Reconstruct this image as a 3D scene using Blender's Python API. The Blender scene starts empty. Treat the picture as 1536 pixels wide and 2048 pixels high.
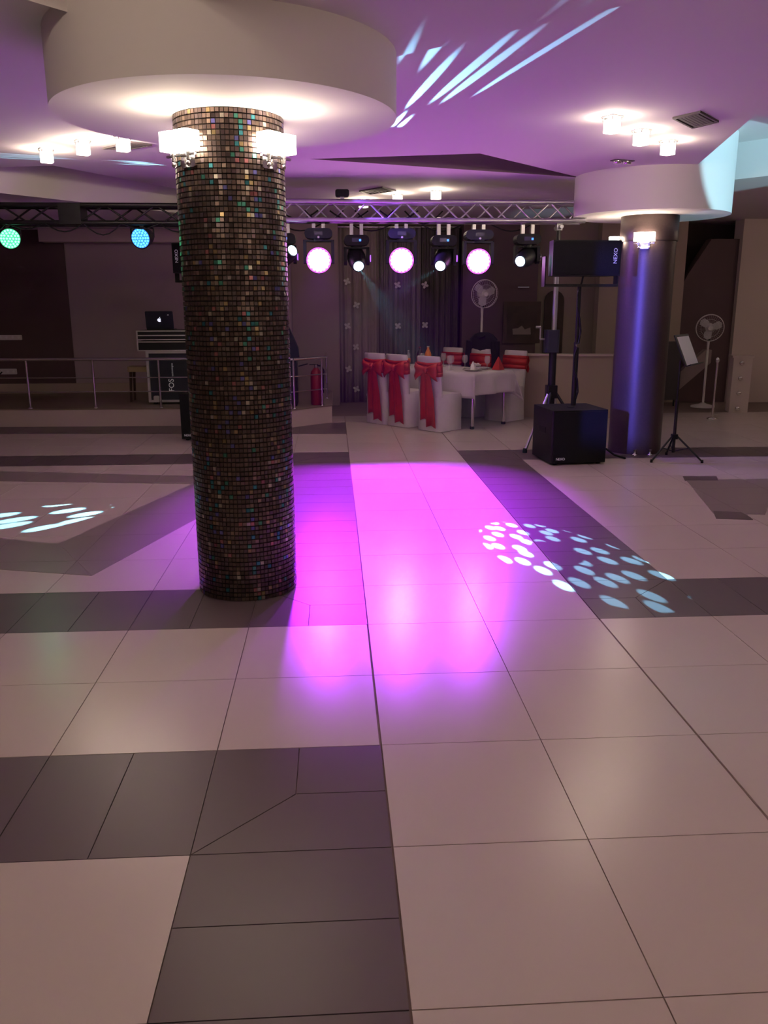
import bpy, bmesh, math, random
from math import sin, cos, pi, radians, sqrt, atan2
from mathutils import Vector, Matrix
random.seed(7)
SC = bpy.context.scene
COL = SC.collection

# ------------------------------------------------------------------ camera, world, exposure
YAW, PITCH, ROLL, FPX, CAM_H = 0.0594244, 0.2451447, -0.0023308, 1671.578, 1.589206
def cam_axes():
    f = Vector((sin(YAW)*cos(PITCH), cos(YAW)*cos(PITCH), -sin(PITCH)))
    r = Vector((cos(YAW), -sin(YAW), 0)); u = r.cross(f)
    c, s = cos(ROLL), sin(ROLL)
    return c*r + s*u, -s*r + c*u, f
CR, CU, CF = cam_axes()
CAM = Vector((0, 0, CAM_H))
cam_data = bpy.data.cameras.new('camera')
cam_data.sensor_fit = 'HORIZONTAL'; cam_data.sensor_width = 36; cam_data.lens = FPX/1536*36
cam_data.clip_start = .05; cam_data.clip_end = 100
cam = bpy.data.objects.new('camera', cam_data); COL.objects.link(cam)
cam.matrix_world = Matrix(((CR.x, CU.x, -CF.x, 0), (CR.y, CU.y, -CF.y, 0), (CR.z, CU.z, -CF.z, CAM_H), (0, 0, 0, 1)))
SC.camera = cam
def ray(x, y): return CR*((x-768)/FPX) + CU*((1024-y)/FPX) + CF
def atz(x, y, z=0.0):                       # pixel -> point on a level of known height
    d = ray(x, y); return CAM + d*((z-CAM_H)/d.z)
def aty(x, y, Y):                           # pixel -> point on an upright plane of known depth
    d = ray(x, y); return CAM + d*(Y/d.y)

SC.view_settings.view_transform = 'Standard'
SC.view_settings.look = 'None'
SC.view_settings.gamma = 1
SC.view_settings.exposure = 0.0
SC.view_settings.use_curve_mapping = False
cy = SC.cycles
cy.max_bounces = 6; cy.diffuse_bounces = 4; cy.glossy_bounces = 3; cy.transmission_bounces = 2; cy.transparent_max_bounces = 8; cy.volume_bounces = 0
cy.light_sampling_threshold = .03; cy.caustics_reflective = False; cy.caustics_refractive = False
cy.use_adaptive_sampling = True; cy.adaptive_threshold = .04
world = bpy.data.worlds.new('world'); SC.world = world; world.use_nodes = True
world.node_tree.nodes['Background'].inputs[0].default_value = (.012, .009, .010, 1)
world.node_tree.nodes['Background'].inputs[1].default_value = 1.0
LAMP_W = 7.5        # one crystal ceiling lamp
REAR_W = 9.0        # one crystal ceiling lamp of the bright half of the room behind the photographer
SCONCE_W = 3.2
WASH_W = 1350.0
BEAM_W = 13000.0

# ------------------------------------------------------------------ materials
MATS = {}
def mat(name, col, rough=.5, metal=0., emit=None, estr=0., var=.06, nscale=8., bump=0., spec=.5, alpha=None, coat=0.):
    if name in MATS: return MATS[name]
    m = bpy.data.materials.new(name); m.use_nodes = True
    nt = m.node_tree; b = nt.nodes['Principled BSDF']
    b.inputs['Roughness'].default_value = rough; b.inputs['Metallic'].default_value = metal
    b.inputs['Specular IOR Level'].default_value = spec
    b.inputs['Coat Weight'].default_value = coat
    c = (*col, 1)
    b.inputs['Base Color'].default_value = c
    if var > 0 or bump > 0:
        tc = nt.nodes.new('ShaderNodeTexCoord'); n = nt.nodes.new('ShaderNodeTexNoise')
        n.inputs['Scale'].default_value = nscale; n.inputs['Detail'].default_value = 3
        nt.links.new(tc.outputs['Object'], n.inputs['Vector'])
        if var > 0:
            mx = nt.nodes.new('ShaderNodeMix'); mx.data_type = 'RGBA'
            mx.inputs[6].default_value = (*[v*(1-var) for v in col], 1)
            mx.inputs[7].default_value = (*[min(1, v*(1+var)) for v in col], 1)
            nt.links.new(n.outputs['Fac'], mx.inputs[0]); nt.links.new(mx.outputs[2], b.inputs['Base Color'])
        if bump > 0:
            bp = nt.nodes.new('ShaderNodeBump'); bp.inputs['Strength'].default_value = bump; bp.inputs['Distance'].default_value = .01
            nt.links.new(n.outputs['Fac'], bp.inputs['Height']); nt.links.new(bp.outputs[0], b.inputs['Normal'])
    if emit:
        b.inputs['Emission Color'].default_value = (*emit, 1); b.inputs['Emission Strength'].default_value = estr
    if alpha is not None: b.inputs['Alpha'].default_value = alpha
    MATS[name] = m
    return m
def glow_mat(name, col, strength, through=.75):
    """frosted crystal that glows itself and lets the bulb inside shine out"""
    if name in MATS: return MATS[name]
    m = bpy.data.materials.new(name); m.use_nodes = True; nt = m.node_tree
    for n in list(nt.nodes):
        if n.type != 'OUTPUT_MATERIAL': nt.nodes.remove(n)
    out = [n for n in nt.nodes if n.type == 'OUTPUT_MATERIAL'][0]
    e = nt.nodes.new('ShaderNodeEmission'); e.inputs[0].default_value = (*col, 1); e.inputs[1].default_value = strength
    t = nt.nodes.new('ShaderNodeBsdfTransparent'); t.inputs[0].default_value = (through,)*3 + (1,)
    a = nt.nodes.new('ShaderNodeAddShader')
    nt.links.new(e.outputs[0], a.inputs[0]); nt.links.new(t.outputs[0], a.inputs[1]); nt.links.new(a.outputs[0], out.inputs[0])
    MATS[name] = m
    return m

CEIL = mat('ceiling_paint', (.78, .73, .73), .85, var=.015, nscale=1.5)
WALL_CREAM = mat('wall_cream', (.58, .47, .44), .8, var=.04, nscale=2)
WALL_BEIGE = mat('wall_beige', (.42, .33, .27), .8, var=.05, nscale=2)
WALL_DARK = mat('wall_dark_brown', (.11, .062, .070), .75, var=.08, nscale=2)
WALL_GREY = mat('wall_grey', (.42, .32, .36), .8, var=.04, nscale=1.5)
WALL_ROSE = mat('wall_rose', (.30, .22, .22), .8, var=.04, nscale=2)
GROUT = mat('grout', (.24, .17, .155), .9, var=.1, nscale=20)
TILE_W = mat('tile_white', (.60, .50, .475), .26, var=.035, nscale=1.2, spec=.5)
TILE_G = mat('tile_grey', (.130, .092, .104), .34, var=.05, nscale=3, spec=.35)
TILE_M = mat('tile_mid_grey', (.27, .215, .215), .30, var=.05, nscale=3, spec=.45)
STAGE_TOP = mat('stage_floor', (.24, .18, .14), .45, var=.08, nscale=3)
BLACK = mat('black_plastic', (.008, .008, .010), .5, var=.2, nscale=20, spec=.3)
BLACKCLOTH = mat('black_cloth', (.010, .009, .012), .9, var=.2, nscale=15)
BLACKGRILLE = mat('black_grille', (.007, .007, .009), .7, var=.3, nscale=120, bump=.3, spec=.2)
NAVY = mat('navy_plastic', (.014, .016, .035), .5, var=.15)
ALU = mat('aluminium', (.62, .62, .64), .32, .95, var=.08, nscale=30)
CHROME = mat('chrome', (.72, .70, .70), .16, 1., var=.04, nscale=20)
BLACKMETAL = mat('black_metal', (.03, .028, .03), .4, .7, var=.15, nscale=30)
WHITE = mat('white_plastic', (.66, .62, .60), .4, var=.04)
PRINT = mat('white_print', (.75, .75, .75), .6, emit=(.7, .7, .75), estr=.10, var=.03)
PAPER = mat('paper', (.75, .72, .72), .8, var=.03)
CLOTH = mat('white_tablecloth', (.66, .60, .62), .85, var=.05, nscale=25, bump=.15)
COVER = mat('white_chair_cover', (.68, .62, .64), .85, var=.06, nscale=18, bump=.2)
RED = mat('red_satin', (.50, .020, .020), .5, var=.15, nscale=14, bump=.15)
REDPAINT = mat('red_enamel', (.30, .012, .016), .4, var=.08)
CURT_A = mat('curtain_light', (.36, .29, .29), .85, var=.08, nscale=10)
CURT_B = mat('curtain_grey', (.25, .215, .235), .85, var=.08, nscale=10)
CURT_C = mat('curtain_dark', (.13, .105, .11), .85, var=.08, nscale=10)
WOOD = mat('dark_wood', (.06, .028, .02), .5, var=.25, nscale=12)
TAN = mat('tan_vinyl', (.42, .33, .17), .6, var=.06)
GLASS = mat('clear_glass', (.8, .8, .82), .08, var=0, spec=.6, alpha=.28)
ORANGE = mat('orange_juice', (.75, .20, .02), .3, var=.05)
COLA = mat('cola_bottle', (.05, .012, .012), .25, var=.05)
VENT = mat('vent_grey', (.10, .08, .09), .6, var=.1)
BLUEDOT = mat('blue_display', (.02, .1, .4), .3, emit=(.05, .25, 1.), estr=2.2, var=0)
CRYSTAL = glow_mat('lit_crystal', (1., .86, .66), 9.)
LED_PINK = mat('led_magenta', (.8, .2, .8), .3, emit=(1., .34, 1.), estr=30., var=0)
LED_PINK_EDGE = mat('led_magenta_rim', (.5, .05, .6), .3, emit=(.75, .08, 1.), estr=3.2, var=0)
LED_CYAN = mat('lens_cyan_white', (.8, .9, .9), .2, emit=(.62, .95, 1.), estr=9., var=0)
LED_GREEN = mat('led_green', (.05, .6, .3), .3, emit=(.12, 1., .42), estr=.7, var=0)
LED_BLUE = mat('led_blue', (.05, .3, .8), .3, emit=(.05, .25, 1.), estr=.9, var=0)
LED_GREEN_HOT = mat('led_green_hot', (.4, .9, .7), .3, emit=(.25, 1., .55), estr=2.2, var=0)
LED_BLUE_HOT = mat('led_blue_hot', (.2, .6, .9), .3, emit=(.12, .75, 1.), estr=1.8, var=0)
GLOW_VIOLET = mat('glow_violet', (.3, .1, .6), .2, emit=(.45, .12, 1.), estr=1.5, var=0)

# ------------------------------------------------------------------ mesh building
class MB:
    def __init__(s): s.v = []; s.f = []; s.sm = []
    def add(s, vs, fs, smooth=False):
        k = len(s.v); s.v += [tuple(p) for p in vs]; s.f += [tuple(i+k for i in q) for q in fs]; s.sm += [smooth]*len(fs); return s
    def box(s, x0, x1, y0, y1, z0, z1, M=None):
        vs = [Vector((x, y, z)) for z in (z0, z1) for y in (y0, y1) for x in (x0, x1)]
        if M is not None: vs = [M @ p for p in vs]
        return s.add(vs, [(0, 2, 3, 1), (4, 5, 7, 6), (0, 1, 5, 4), (2, 6, 7, 3), (0, 4, 6, 2), (1, 3, 7, 5)])
    def rbox(s, x0, x1, y0, y1, z0, z1, r=.01, M=None, ax='z'):
        """box with its four corners along one axis chamfered"""
        if ax == 'z': a0, a1, b0, b1, c0, c1 = x0, x1, y0, y1, z0, z1; mk = lambda a, b, c: Vector((a, b, c))
        elif ax == 'y': a0, a1, b0, b1, c0, c1 = x0, x1, z0, z1, y0, y1; mk = lambda a, b, c: Vector((a, c, b))
        else: a0, a1, b0, b1, c0, c1 = y0, y1, z0, z1, x0, x1; mk = lambda a, b, c: Vector((c, a, b))
        pts = []
        for cx, cy, st in ((a1-r, b1-r, 0), (a0+r, b1-r, pi/2), (a0+r, b0+r, pi), (a1-r, b0+r, 3*pi/2)):
            for i in range(4):
                t = st + i*pi/6; pts.append((cx+r*cos(t), cy+r*sin(t)))
        n = len(pts)
        vs = [mk(a, b, c0) for a, b in pts] + [mk(a, b, c1) for a, b in pts]
        if M is not None: vs = [M @ p for p in vs]
        return s.add(vs, [tuple(range(n))[::-1], tuple(range(n, 2*n))] + [(i, (i+1) % n, n+(i+1) % n, n+i) for i in range(n)])
    def tube(s, p0, p1, r0, r1=None, n=12, cap=True):
        p0, p1 = Vector(p0), Vector(p1); r1 = r0 if r1 is None else r1
        d = (p1-p0).normalized(); a = d.orthogonal().normalized(); b = d.cross(a)
        vs = [p0 + (a*cos(2*pi*i/n)+b*sin(2*pi*i/n))*r0 for i in range(n)] + [p1 + (a*cos(2*pi*i/n)+b*sin(2*pi*i/n))*r1 for i in range(n)]
        s.add(vs, [(i, (i+1) % n, n+(i+1) % n, n+i) for i in range(n)], True)
        if cap: s.add(vs, [tuple(range(n))[::-1], tuple(range(n, 2*n))])
        return s
    def path(s, pts, r, n=8):
        for a, b in zip(pts, pts[1:]): s.tube(a, b, r, n=n)
        return s
    def lathe(s, prof, n=24, M=None, smooth=True):
        vs = [Vector((r*cos(2*pi*i/n), r*sin(2*pi*i/n), z)) for r, z in prof for i in range(n)]
        if M is not None: vs = [M @ p for p in vs]
        fs = [(k*n+i, k*n+(i+1) % n, (k+1)*n+(i+1) % n, (k+1)*n+i) for k in range(len(prof)-1) for i in range(n)]
        s.add(vs, fs, smooth)
        m = len(prof)-1
        return s.add(vs, [tuple(range(n))[::-1], tuple(m*n+i for i in range(n))])
    def prism(s, poly, z0, z1, M=None):
        n = len(poly)
        vs = [Vector((x, y, z0)) for x, y in poly] + [Vector((x, y, z1)) for x, y in poly]
        if M is not None: vs = [M @ p for p in vs]
        return s.add(vs, [tuple(range(n))[::-1], tuple(range(n, 2*n))] + [(i, (i+1) % n, n+(i+1) % n, n+i) for i in range(n)])
    def torus(s, R, r, M=None, n=32, k=6):
        vs = []
        for i in range(n):
            t = 2*pi*i/n
            for j in range(k):
                p = 2*pi*j/k; vs.append(Vector(((R+r*cos(p))*cos(t), (R+r*cos(p))*sin(t), r*sin(p))))
        if M is not None: vs = [M @ p for p in vs]
        return s.add(vs, [(i*k+j, ((i+1) % n)*k+j, ((i+1) % n)*k+(j+1) % k, i*k+(j+1) % k) for i in range(n) for j in range(k)], True)
    def grid(s, P, smooth=True):
        h, w = len(P), len(P[0])
        return s.add([p for row in P for p in row], [(a*w+b, a*w+b+1, (a+1)*w+b+1, (a+1)*w+b) for a in range(h-1) for b in range(w-1)], smooth)
    def mesh(s, name, m):
        me = bpy.data.meshes.new(name); me.from_pydata(s.v, [], s.f)
        me.polygons.foreach_set('use_smooth', s.sm); me.materials.append(m)
        bm = bmesh.new(); bm.from_mesh(me); bmesh.ops.recalc_face_normals(bm, faces=bm.faces); bm.to_mesh(me); bm.free()
        me.update(); return me
    def build(s, name, m, parent=None, loc=None):
        return link(name, s.mesh(name, m), parent, loc)
def link(name, me, parent=None, loc=None):
    o = bpy.data.objects.new(name, me); COL.objects.link(o)
    if parent: o.parent = parent
    if loc is not None: o.location = loc
    return o
def tag(o, label=None, cat=None, group=None, kind=None):
    if label: o['label'] = label
    if cat: o['category'] = cat
    if group: o['group'] = group
    if kind: o['kind'] = kind
    return o
def thing(name, label, cat, loc=(0, 0, 0), rz=0., group=None):
    o = bpy.data.objects.new(name, None); COL.objects.link(o); o.empty_display_size = .1
    o.location = loc; o.rotation_euler = (0, 0, rz)
    return tag(o, label, cat, group)
def copy_tree(o, parent=None):
    c = o.copy(); COL.objects.link(c); c.parent = parent
    for ch in list(o.children): copy_tree(ch, c)
    return c
def struct(o, label=None):
    o['kind'] = 'structure'
    if label: o['label'] = label
    return o
def T(x, y, z): return Matrix.Translation((x, y, z))
def RX(a): return Matrix.Rotation(a, 4, 'X')
def RY(a): return Matrix.Rotation(a, 4, 'Y')
def RZ(a): return Matrix.Rotation(a, 4, 'Z')
def solidify(o, t):
    md = o.modifiers.new('thickness', 'SOLIDIFY'); md.thickness = t; md.offset = 0; return o
def text(body, size, m, parent, M, name='lettering', extrude=.001):
    cu = bpy.data.curves.new('txt', 'FONT'); cu.body = body; cu.size = size; cu.extrude = extrude
    cu.align_x = 'CENTER'; cu.align_y = 'CENTER'
    t = bpy.data.objects.new('txt', cu); COL.objects.link(t)
    dg = bpy.context.evaluated_depsgraph_get()
    me = bpy.data.meshes.new_from_object(t.evaluated_get(dg)); bpy.data.objects.remove(t)
    me.materials.clear(); me.materials.append(m); me.transform(M)
    return link(name, me, parent)
def spot(parent, loc, target, watts, col, angle, blend=.3, radius=.03, gobo=None, name='spot_light'):
    l = bpy.data.lights.new(name, 'SPOT'); l.energy = watts; l.color = col; l.spot_size = radians(angle); l.spot_blend = blend
    l.shadow_soft_size = radius
    o = bpy.data.objects.new(name, l); COL.objects.link(o)
    w = Vector(loc); d = (Vector(target)-w).normalized()
    mw = Matrix.Translation(w) @ d.to_track_quat('-Z', 'Y').to_matrix().to_4x4()
    if parent:
        o.parent = parent
        pm = Matrix.Translation(parent.location) @ parent.rotation_euler.to_matrix().to_4x4()
        o.matrix_local = pm.inverted() @ mw
    else: o.matrix_world = mw
    if gobo and len(gobo) == 2:
        l.use_nodes = True; nt = l.node_tree; em = nt.nodes['Emission']; lk = nt.links.new
        tc = nt.nodes.new('ShaderNodeTexCoord'); sp = nt.nodes.new('ShaderNodeSeparateXYZ'); lk(tc.outputs['Normal'], sp.inputs[0])
        res = []
        for ax, lim in ((0, gobo[0]), (1, gobo[1])):
            dv = nt.nodes.new('ShaderNodeMath'); dv.operation = 'DIVIDE'; lk(sp.outputs[ax], dv.inputs[0]); lk(sp.outputs[2], dv.inputs[1])
            ab = nt.nodes.new('ShaderNodeMath'); ab.operation = 'ABSOLUTE'; lk(dv.outputs[0], ab.inputs[0])
            mr = nt.nodes.new('ShaderNodeMapRange'); lk(ab.outputs[0], mr.inputs[0]); mr.inputs[1].default_value = lim; mr.inputs[2].default_value = lim*.8; res.append(mr.outputs[0])
        ml = nt.nodes.new('ShaderNodeMath'); ml.operation = 'MULTIPLY'; lk(res[0], ml.inputs[0]); lk(res[1], ml.inputs[1]); lk(ml.outputs[0], em.inputs['Strength'])
    elif gobo:
        scale, thr, r0, r1, seed = gobo[:5]; ymax = gobo[5] if len(gobo) > 5 else None
        l.use_nodes = True; nt = l.node_tree; em = nt.nodes['Emission']; lk = nt.links.new
        def math_(op, a, b=None):
            n = nt.nodes.new('ShaderNodeMath'); n.operation = op
            for i, v in ((0, a), (1, b)):
                if v is None: continue
                if isinstance(v, (int, float)): n.inputs[i].default_value = v
                else: lk(v, n.inputs[i])
            return n.outputs[0]
        tc = nt.nodes.new('ShaderNodeTexCoord'); sp = nt.nodes.new('ShaderNodeSeparateXYZ'); lk(tc.outputs['Normal'], sp.inputs[0])
        gx = math_('DIVIDE', sp.outputs[0], sp.outputs[2]); gy = math_('DIVIDE', sp.outputs[1], sp.outputs[2])
        cb = nt.nodes.new('ShaderNodeCombineXYZ'); lk(math_('ADD', gx, seed), cb.inputs[0]); lk(math_('ADD', gy, seed*.7), cb.inputs[1])
        vo = nt.nodes.new('ShaderNodeTexVoronoi'); vo.voronoi_dimensions = '2D'; vo.inputs['Scale'].default_value = scale
        vo.inputs['Randomness'].default_value = .55; lk(cb.outputs[0], vo.inputs['Vector'])
        mr = nt.nodes.new('ShaderNodeMapRange'); lk(vo.outputs['Distance'], mr.inputs[0])
        mr.inputs[1].default_value = thr; mr.inputs[2].default_value = thr*.8
        rad = math_('SQRT', math_('ADD', math_('MULTIPLY', gx, gx), math_('MULTIPLY', gy, gy)))
        m2 = math_('MULTIPLY', math_('GREATER_THAN', rad, r0), math_('LESS_THAN', rad, r1))
        if ymax: m2 = math_('MULTIPLY', m2, math_('LESS_THAN', math_('ABSOLUTE', gy), ymax))
        lk(math_('MULTIPLY', mr.outputs[0], m2), em.inputs['Strength'])
    return o
def point(parent, loc, watts, col, radius=.02, name='bulb_light'):
    l = bpy.data.lights.new(name, 'POINT'); l.energy = watts; l.color = col; l.shadow_soft_size = radius
    o = bpy.data.objects.new(name, l); COL.objects.link(o)
    if parent: o.parent = parent
    o.location = loc
    return o

# ================================================================== STRUCTURE
ZC = 2.84                # ceiling
X0, Y0, TS = .152, 2.791, .6
XL, XR, YB, YF = -8., 9., 14.3, -5.5
# ---- floor: a grout bed with each tile laid on it
floor = struct(MB().box(XL, XR, YF, YB, -.12, -.006).build('floor', GROUT), 'large white floor tiles with grey tile bands, glossy')
def clip(poly, quad):
    """convex polygon clipped to a convex counter-clockwise polygon"""
    out = poly
    for (ax, ay), (bx, by) in zip(quad, quad[1:]+quad[:1]):
        src, out = out, []
        if not src: return []
        side = lambda p: (bx-ax)*(p[1]-ay)-(by-ay)*(p[0]-ax)
        for p, q in zip(src, src[1:]+src[:1]):
            sp, sq = side(p), side(q)
            if sp >= 0: out.append(p)
            if (sp > 0 > sq) or (sp < 0 < sq):
                t = sp/(sp-sq); out.append((p[0]+t*(q[0]-p[0]), p[1]+t*(q[1]-p[1])))
    return out
def area(p): return .5*sum(a[0]*b[1]-b[0]*a[1] for a, b in zip(p, p[1:]+p[:1]))
def inset(p, g):
    n = len(p); cx = sum(q[0] for q in p)/n; cy = sum(q[1] for q in p)/n
    res = []
    for i in range(n):
        a, b, c = Vector(p[i-1]), Vector(p[i]), Vector(p[(i+1) % n])
        d1, d2 = (b-a).normalized(), (c-b).normalized()
        n1, n2 = Vector((-d1.y, d1.x)), Vector((-d2.y, d2.x))
        k = n1+n2; L = k.length_squared
        res.append(tuple(b + k*(2*g/L)) if L > .2 else tuple(b))
    return res
tiles = []               # (polygon, material, top z)
def lay(poly, m, z=0., g=.0018):
    if area(poly) < 0: poly = poly[::-1]
    if area(poly) < .004: return
    tiles.append((inset(poly, g), m, z))
def rect(x0, y0, x1, y1): return [(x0, y0), (x1, y0), (x1, y1), (x0, y1)]
jx = lambda i: X0+TS*i
jy = lambda j: Y0+TS*j
STAGE_FRONT = [(-8., 11.42), (-1.9, 11.25), (-.56, 10.98), (-.03, 11.43)]
def corner(x0, y0, ox, oy):
    """mitred corner cell of a dark band: ox,oy say which corner is the outer one"""
    xm, ym = x0+.3, y0+.3
    xo, xi = (x0+.6, x0) if ox > 0 else (x0, x0+.6)
    yo, yi = (y0+.6, y0) if oy > 0 else (y0, y0+.6)
    lay(rect(min(xm, xo), min(ym, yo), max(xm, xo), max(ym, yo)), TILE_G)
    lay([(xi, yi), (xm, ym), (xm, yo), (xi, yo)], TILE_G)
    lay([(xi, yi), (xo, yi), (xo, ym), (xm, ym)], TILE_G)
def hband(xa, xb, y0):
    x = xb
    while x > xa+.01 and x > XL+.3: lay(rect(x-.3, y0, x, y0+.6), TILE_G); x -= .3
def vband(x0, ya, yb):
    y = ya
    while y < yb-.01: lay(rect(x0, y, x0+.6, min(yb, y+.3)), TILE_G); y += .3
F0, F1, F2, F3 = jy(2), jy(3), jy(9.5), jy(10.5)        # the two framed fields beside the aisle
N1, N0 = jy(0), jy(-1)                                 # the frame nearest the photographer
XB = jx(-10); XE = jx(12)
def is_dark(cx, cy):
    if cx < X0:
        if N0 < cy < N1 or F0 < cy < F1 or F2 < cy < F3: return True
        if X0-TS < cx and (cy < N1 or F0 < cy < F3): return True
    elif cx > jx(2):
        if F0 < cy < F1 or F2 < cy < F3: return True
        if cx < jx(3) and F0 < cy < F3: return True
    return False
rows = [jy(j) for j in range(-4, 10)] + [F2, F3] + [F3+TS*k for k in range(1, 6)]
for r0_, r1_ in zip(rows, rows[1:]):
    for i in range(-10, 12):
        x0, x1 = jx(i), jx(i+1)
        if is_dark((x0+x1)/2, (r0_+r1_)/2): continue
        ax0 = x0+.003 if i in (0, 2) else x0; ax1 = x1-.003 if i in (-1, 1) else x1
        lay(rect(ax0, r0_, ax1, r1_), TILE_W)
hband(XB, jx(-1), N0); corner(jx(-1), N0, 1, 1); vband(jx(-1), jy(-4), N0)
hband(XB, jx(-1), F0); corner(jx(-1), F0, 1, -1); vband(jx(-1), F1, F2); corner(jx(-1), F2, 1, 1); hband(XB, jx(-1), F2)
corner(jx(2), F0, -1, -1); vband(jx(2), F1, F2); corner(jx(2), F2, -1, 1)
x = jx(3)
while x < XE: lay(rect(x, F0, x+.3, F1), TILE_G); lay(rect(x, F2, x+.3, F3), TILE_G); x += .3
# the slanted grey inlays inside the two fields
def inlay(quad, m, z=.0022):
    if area(quad) < 0: quad = quad[::-1]
    for r0_, r1_ in zip(rows, rows[1:]):
        for i in range(-10, 12):
            p = clip(rect(jx(i), r0_, jx(i+1), r1_), quad)
            if len(p) >= 3 and area(p) > .006: lay(p, m, z, .0012)
A_, B_ = (-1.47, 4.88), (-1.89, 5.60)
C_, D_ = (-.60, 7.72), (-1.30, 7.50)
E_, F_ = (-3.60, 8.30), (-3.30, 7.78)
G_, H_ = (-3.75, 5.50), (-3.40, 6.15)
inlay([A_, C_, D_, B_], TILE_M); inlay([D_, C_, E_, F_], TILE_M); inlay([G_, A_, B_, H_], TILE_M); inlay([E_, G_, H_, F_], TILE_M)
inlay([(3.22, 7.35), (2.92, 6.12), (3.30, 6.05), (3.85, 6.95), (4.1, 7.36)], TILE_M)
inlay([(3.26, 7.52), (3.58, 7.50), (3.51, 7.31), (3.20, 7.33)], TILE_G, .0030)
inlay([(2.95, 6.19), (3.17, 6.13), (3.13, 5.90), (2.87, 5.96)], TILE_G, .0030)
inlay([(3.85, 6.95), (5.2, 6.5), (5.2, 7.0), (4.1, 7.36)], TILE_M)
# the dark strip along the foot of the stage
inlay([(-7.9, 10.98), (-1.9, 10.55), (-1.9, 11.25), (-7.9, 11.42)], TILE_G)
inlay([(-1.9, 10.55), (.163, 10.384), (.163, 11.4), (-1.9, 11.25)], TILE_G)
def pixel_size(t):
    p, m, z = t; n = len(p)
    cx, cy = sum(q[0] for q in p)/n, sum(q[1] for q in p)/n
    d = Vector((cx, cy, z))-CAM; zc = d.dot(CF)
    if zc < .3: return 0
    u, v = 768+FPX*d.dot(CR)/zc, 1024-FPX*d.dot(CU)/zc
    if not (-250 < u < 1786 and 0 < v < 2400): return 0
    return abs(area(p))/zc**3
tiles.sort(key=pixel_size, reverse=True)
rest = {}
shared = {}
for k, (p, m, z) in enumerate(tiles):
    n = len(p); cx, cy = sum(q[0] for q in p)/n, sum(q[1] for q in p)/n
    if k < 296:
        key = (m.name, tuple((round(a-cx, 3), round(b-cy, 3)) for a, b in p))
        if key not in shared:
            shared[key] = MB().prism([(a-cx, b-cy) for a, b in p], -.010, 0).mesh('tile', m)
        link('tile', shared[key], floor, (cx, cy, z))
    else: rest.setdefault(m, MB()).prism(p, z-.01, z)
for m, b in rest.items():
    tag(b.build('far_tiles', m, floor), kind='stuff')

# ---- walls
def wall(name, mb, m, label=None): return struct(mb.build(name, m), label)
wall('wall_left', MB().box(XL-.2, XL, YF, YB, -.1, 3.4), WALL_CREAM)
wall('wall_right', MB().box(XR, XR+.2, YF, YB, -.1, 3.4), WALL_CREAM)
wall('wall_front', MB().box(XL-.2, XR+.2, YF-.2, YF, -.1, 3.4), WALL_CREAM)
wall('wall_back', MB().box(XL-.2, XR+.2, YB, YB+.2, -.1, 3.4), WALL_DARK)
# ---- stage and its back wall
stage = struct(MB().prism([(-8., 11.42), (-1.9, 11.25), (-.56, 10.98), (-.03, 11.43), (-.03, 13.4), (-8., 13.4)], 0, .225).build('stage_riser', WALL_CREAM), 'low cream stage platform')
MB().prism([(-8., 11.41), (-1.9, 11.24), (-.56, 10.97), (-.02, 11.43), (-.02, 13.4), (-8., 13.4)], .225, .24).build('stage_deck', STAGE_TOP, stage)
wall('wall_stage_brown', MB().box(-8, -4.01, 13.4, 14.3, .24, ZC), WALL_DARK)
wall('wall_stage_grey', MB().box(-4.01, -.62, 13.42, 14.3, .24, ZC), WALL_GREY)
wall('wall_stage_rose', MB().box(-.62, .10, 13.40, 14.3, 0, ZC), WALL_ROSE)
struct(MB().box(-8, -.62, 13.36, 13.43, .24, .385).build('baseboard_back', WALL_BEIGE))
struct(MB().box(-4.27, -.62, 13.1, 13.42, 2.47, 2.655).build('trim_1', WALL_CREAM), 'cream boxed beam above the grey stage wall')
# ---- right rear: low wall, rooms behind it, stair corner
wall('wall_low', MB().prism([(2.66, 12.0), (2.66, 11.85), (4.25, 11.55), (4.25, 11.7)], 0, .86), WALL_BEIGE, 'waist-high beige wall')
struct(MB().prism([(2.63, 12.03), (2.63, 11.82), (4.28, 11.52), (4.28, 11.73)], .86, .885).build('trim_2', WALL_CREAM), 'pale ledge on the low wall')
wall('wall_picture', MB().box(2.05, 3.24, 13.5, 13.7, 0, ZC), WALL_DARK)
wall('wall_rear_room', MB().box(3.24, 5.6, 13.9, 14.1, 0, ZC), WALL_BEIGE)
d1 = struct(MB().prism([(3.5+.16*cos(pi*i/8), 1.62+.16*sin(pi*i/8)) for i in range(9)]+[(3.34, .4), (3.66, .4)], 0, .03, T(.12, 13.9, 0) @ RX(pi/2)).build('door_1', WOOD), 'dark arched door in the rear room')
wall('wall_stair_pier', MB().prism([(5.62, 2.02), (5.95, 2.55), (6.40, 2.55), (6.40, 0), (5.56, 0), (5.56, 1.9)], -.1, .1, T(0, 13.5, 0) @ RX(pi/2)), WALL_DARK, 'dark brown pier below the sloping stair soffit')
wall('wall_stair_side', MB().box(4.2, 5.56, 13.4, 13.6, 0, ZC), WALL_BEIGE)
wall('wall_stair', MB().box(6.40, 7.20, 13.3, 13.6, 0, ZC), WALL_CREAM)
d2 = struct(MB().box(7.20, 8.3, 13.35, 13.5, 0, 2.1).build('door_2', WOOD), 'dark doorway at the right edge')
wall('wall_over_door', MB().box(7.20, 9., 13.3, 13.6, 2.1, ZC), WALL_CREAM)
wall('wall_door_side', MB().box(8.3, 9., 13.3, 13.6, 0, 2.1), WALL_CREAM)
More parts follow.
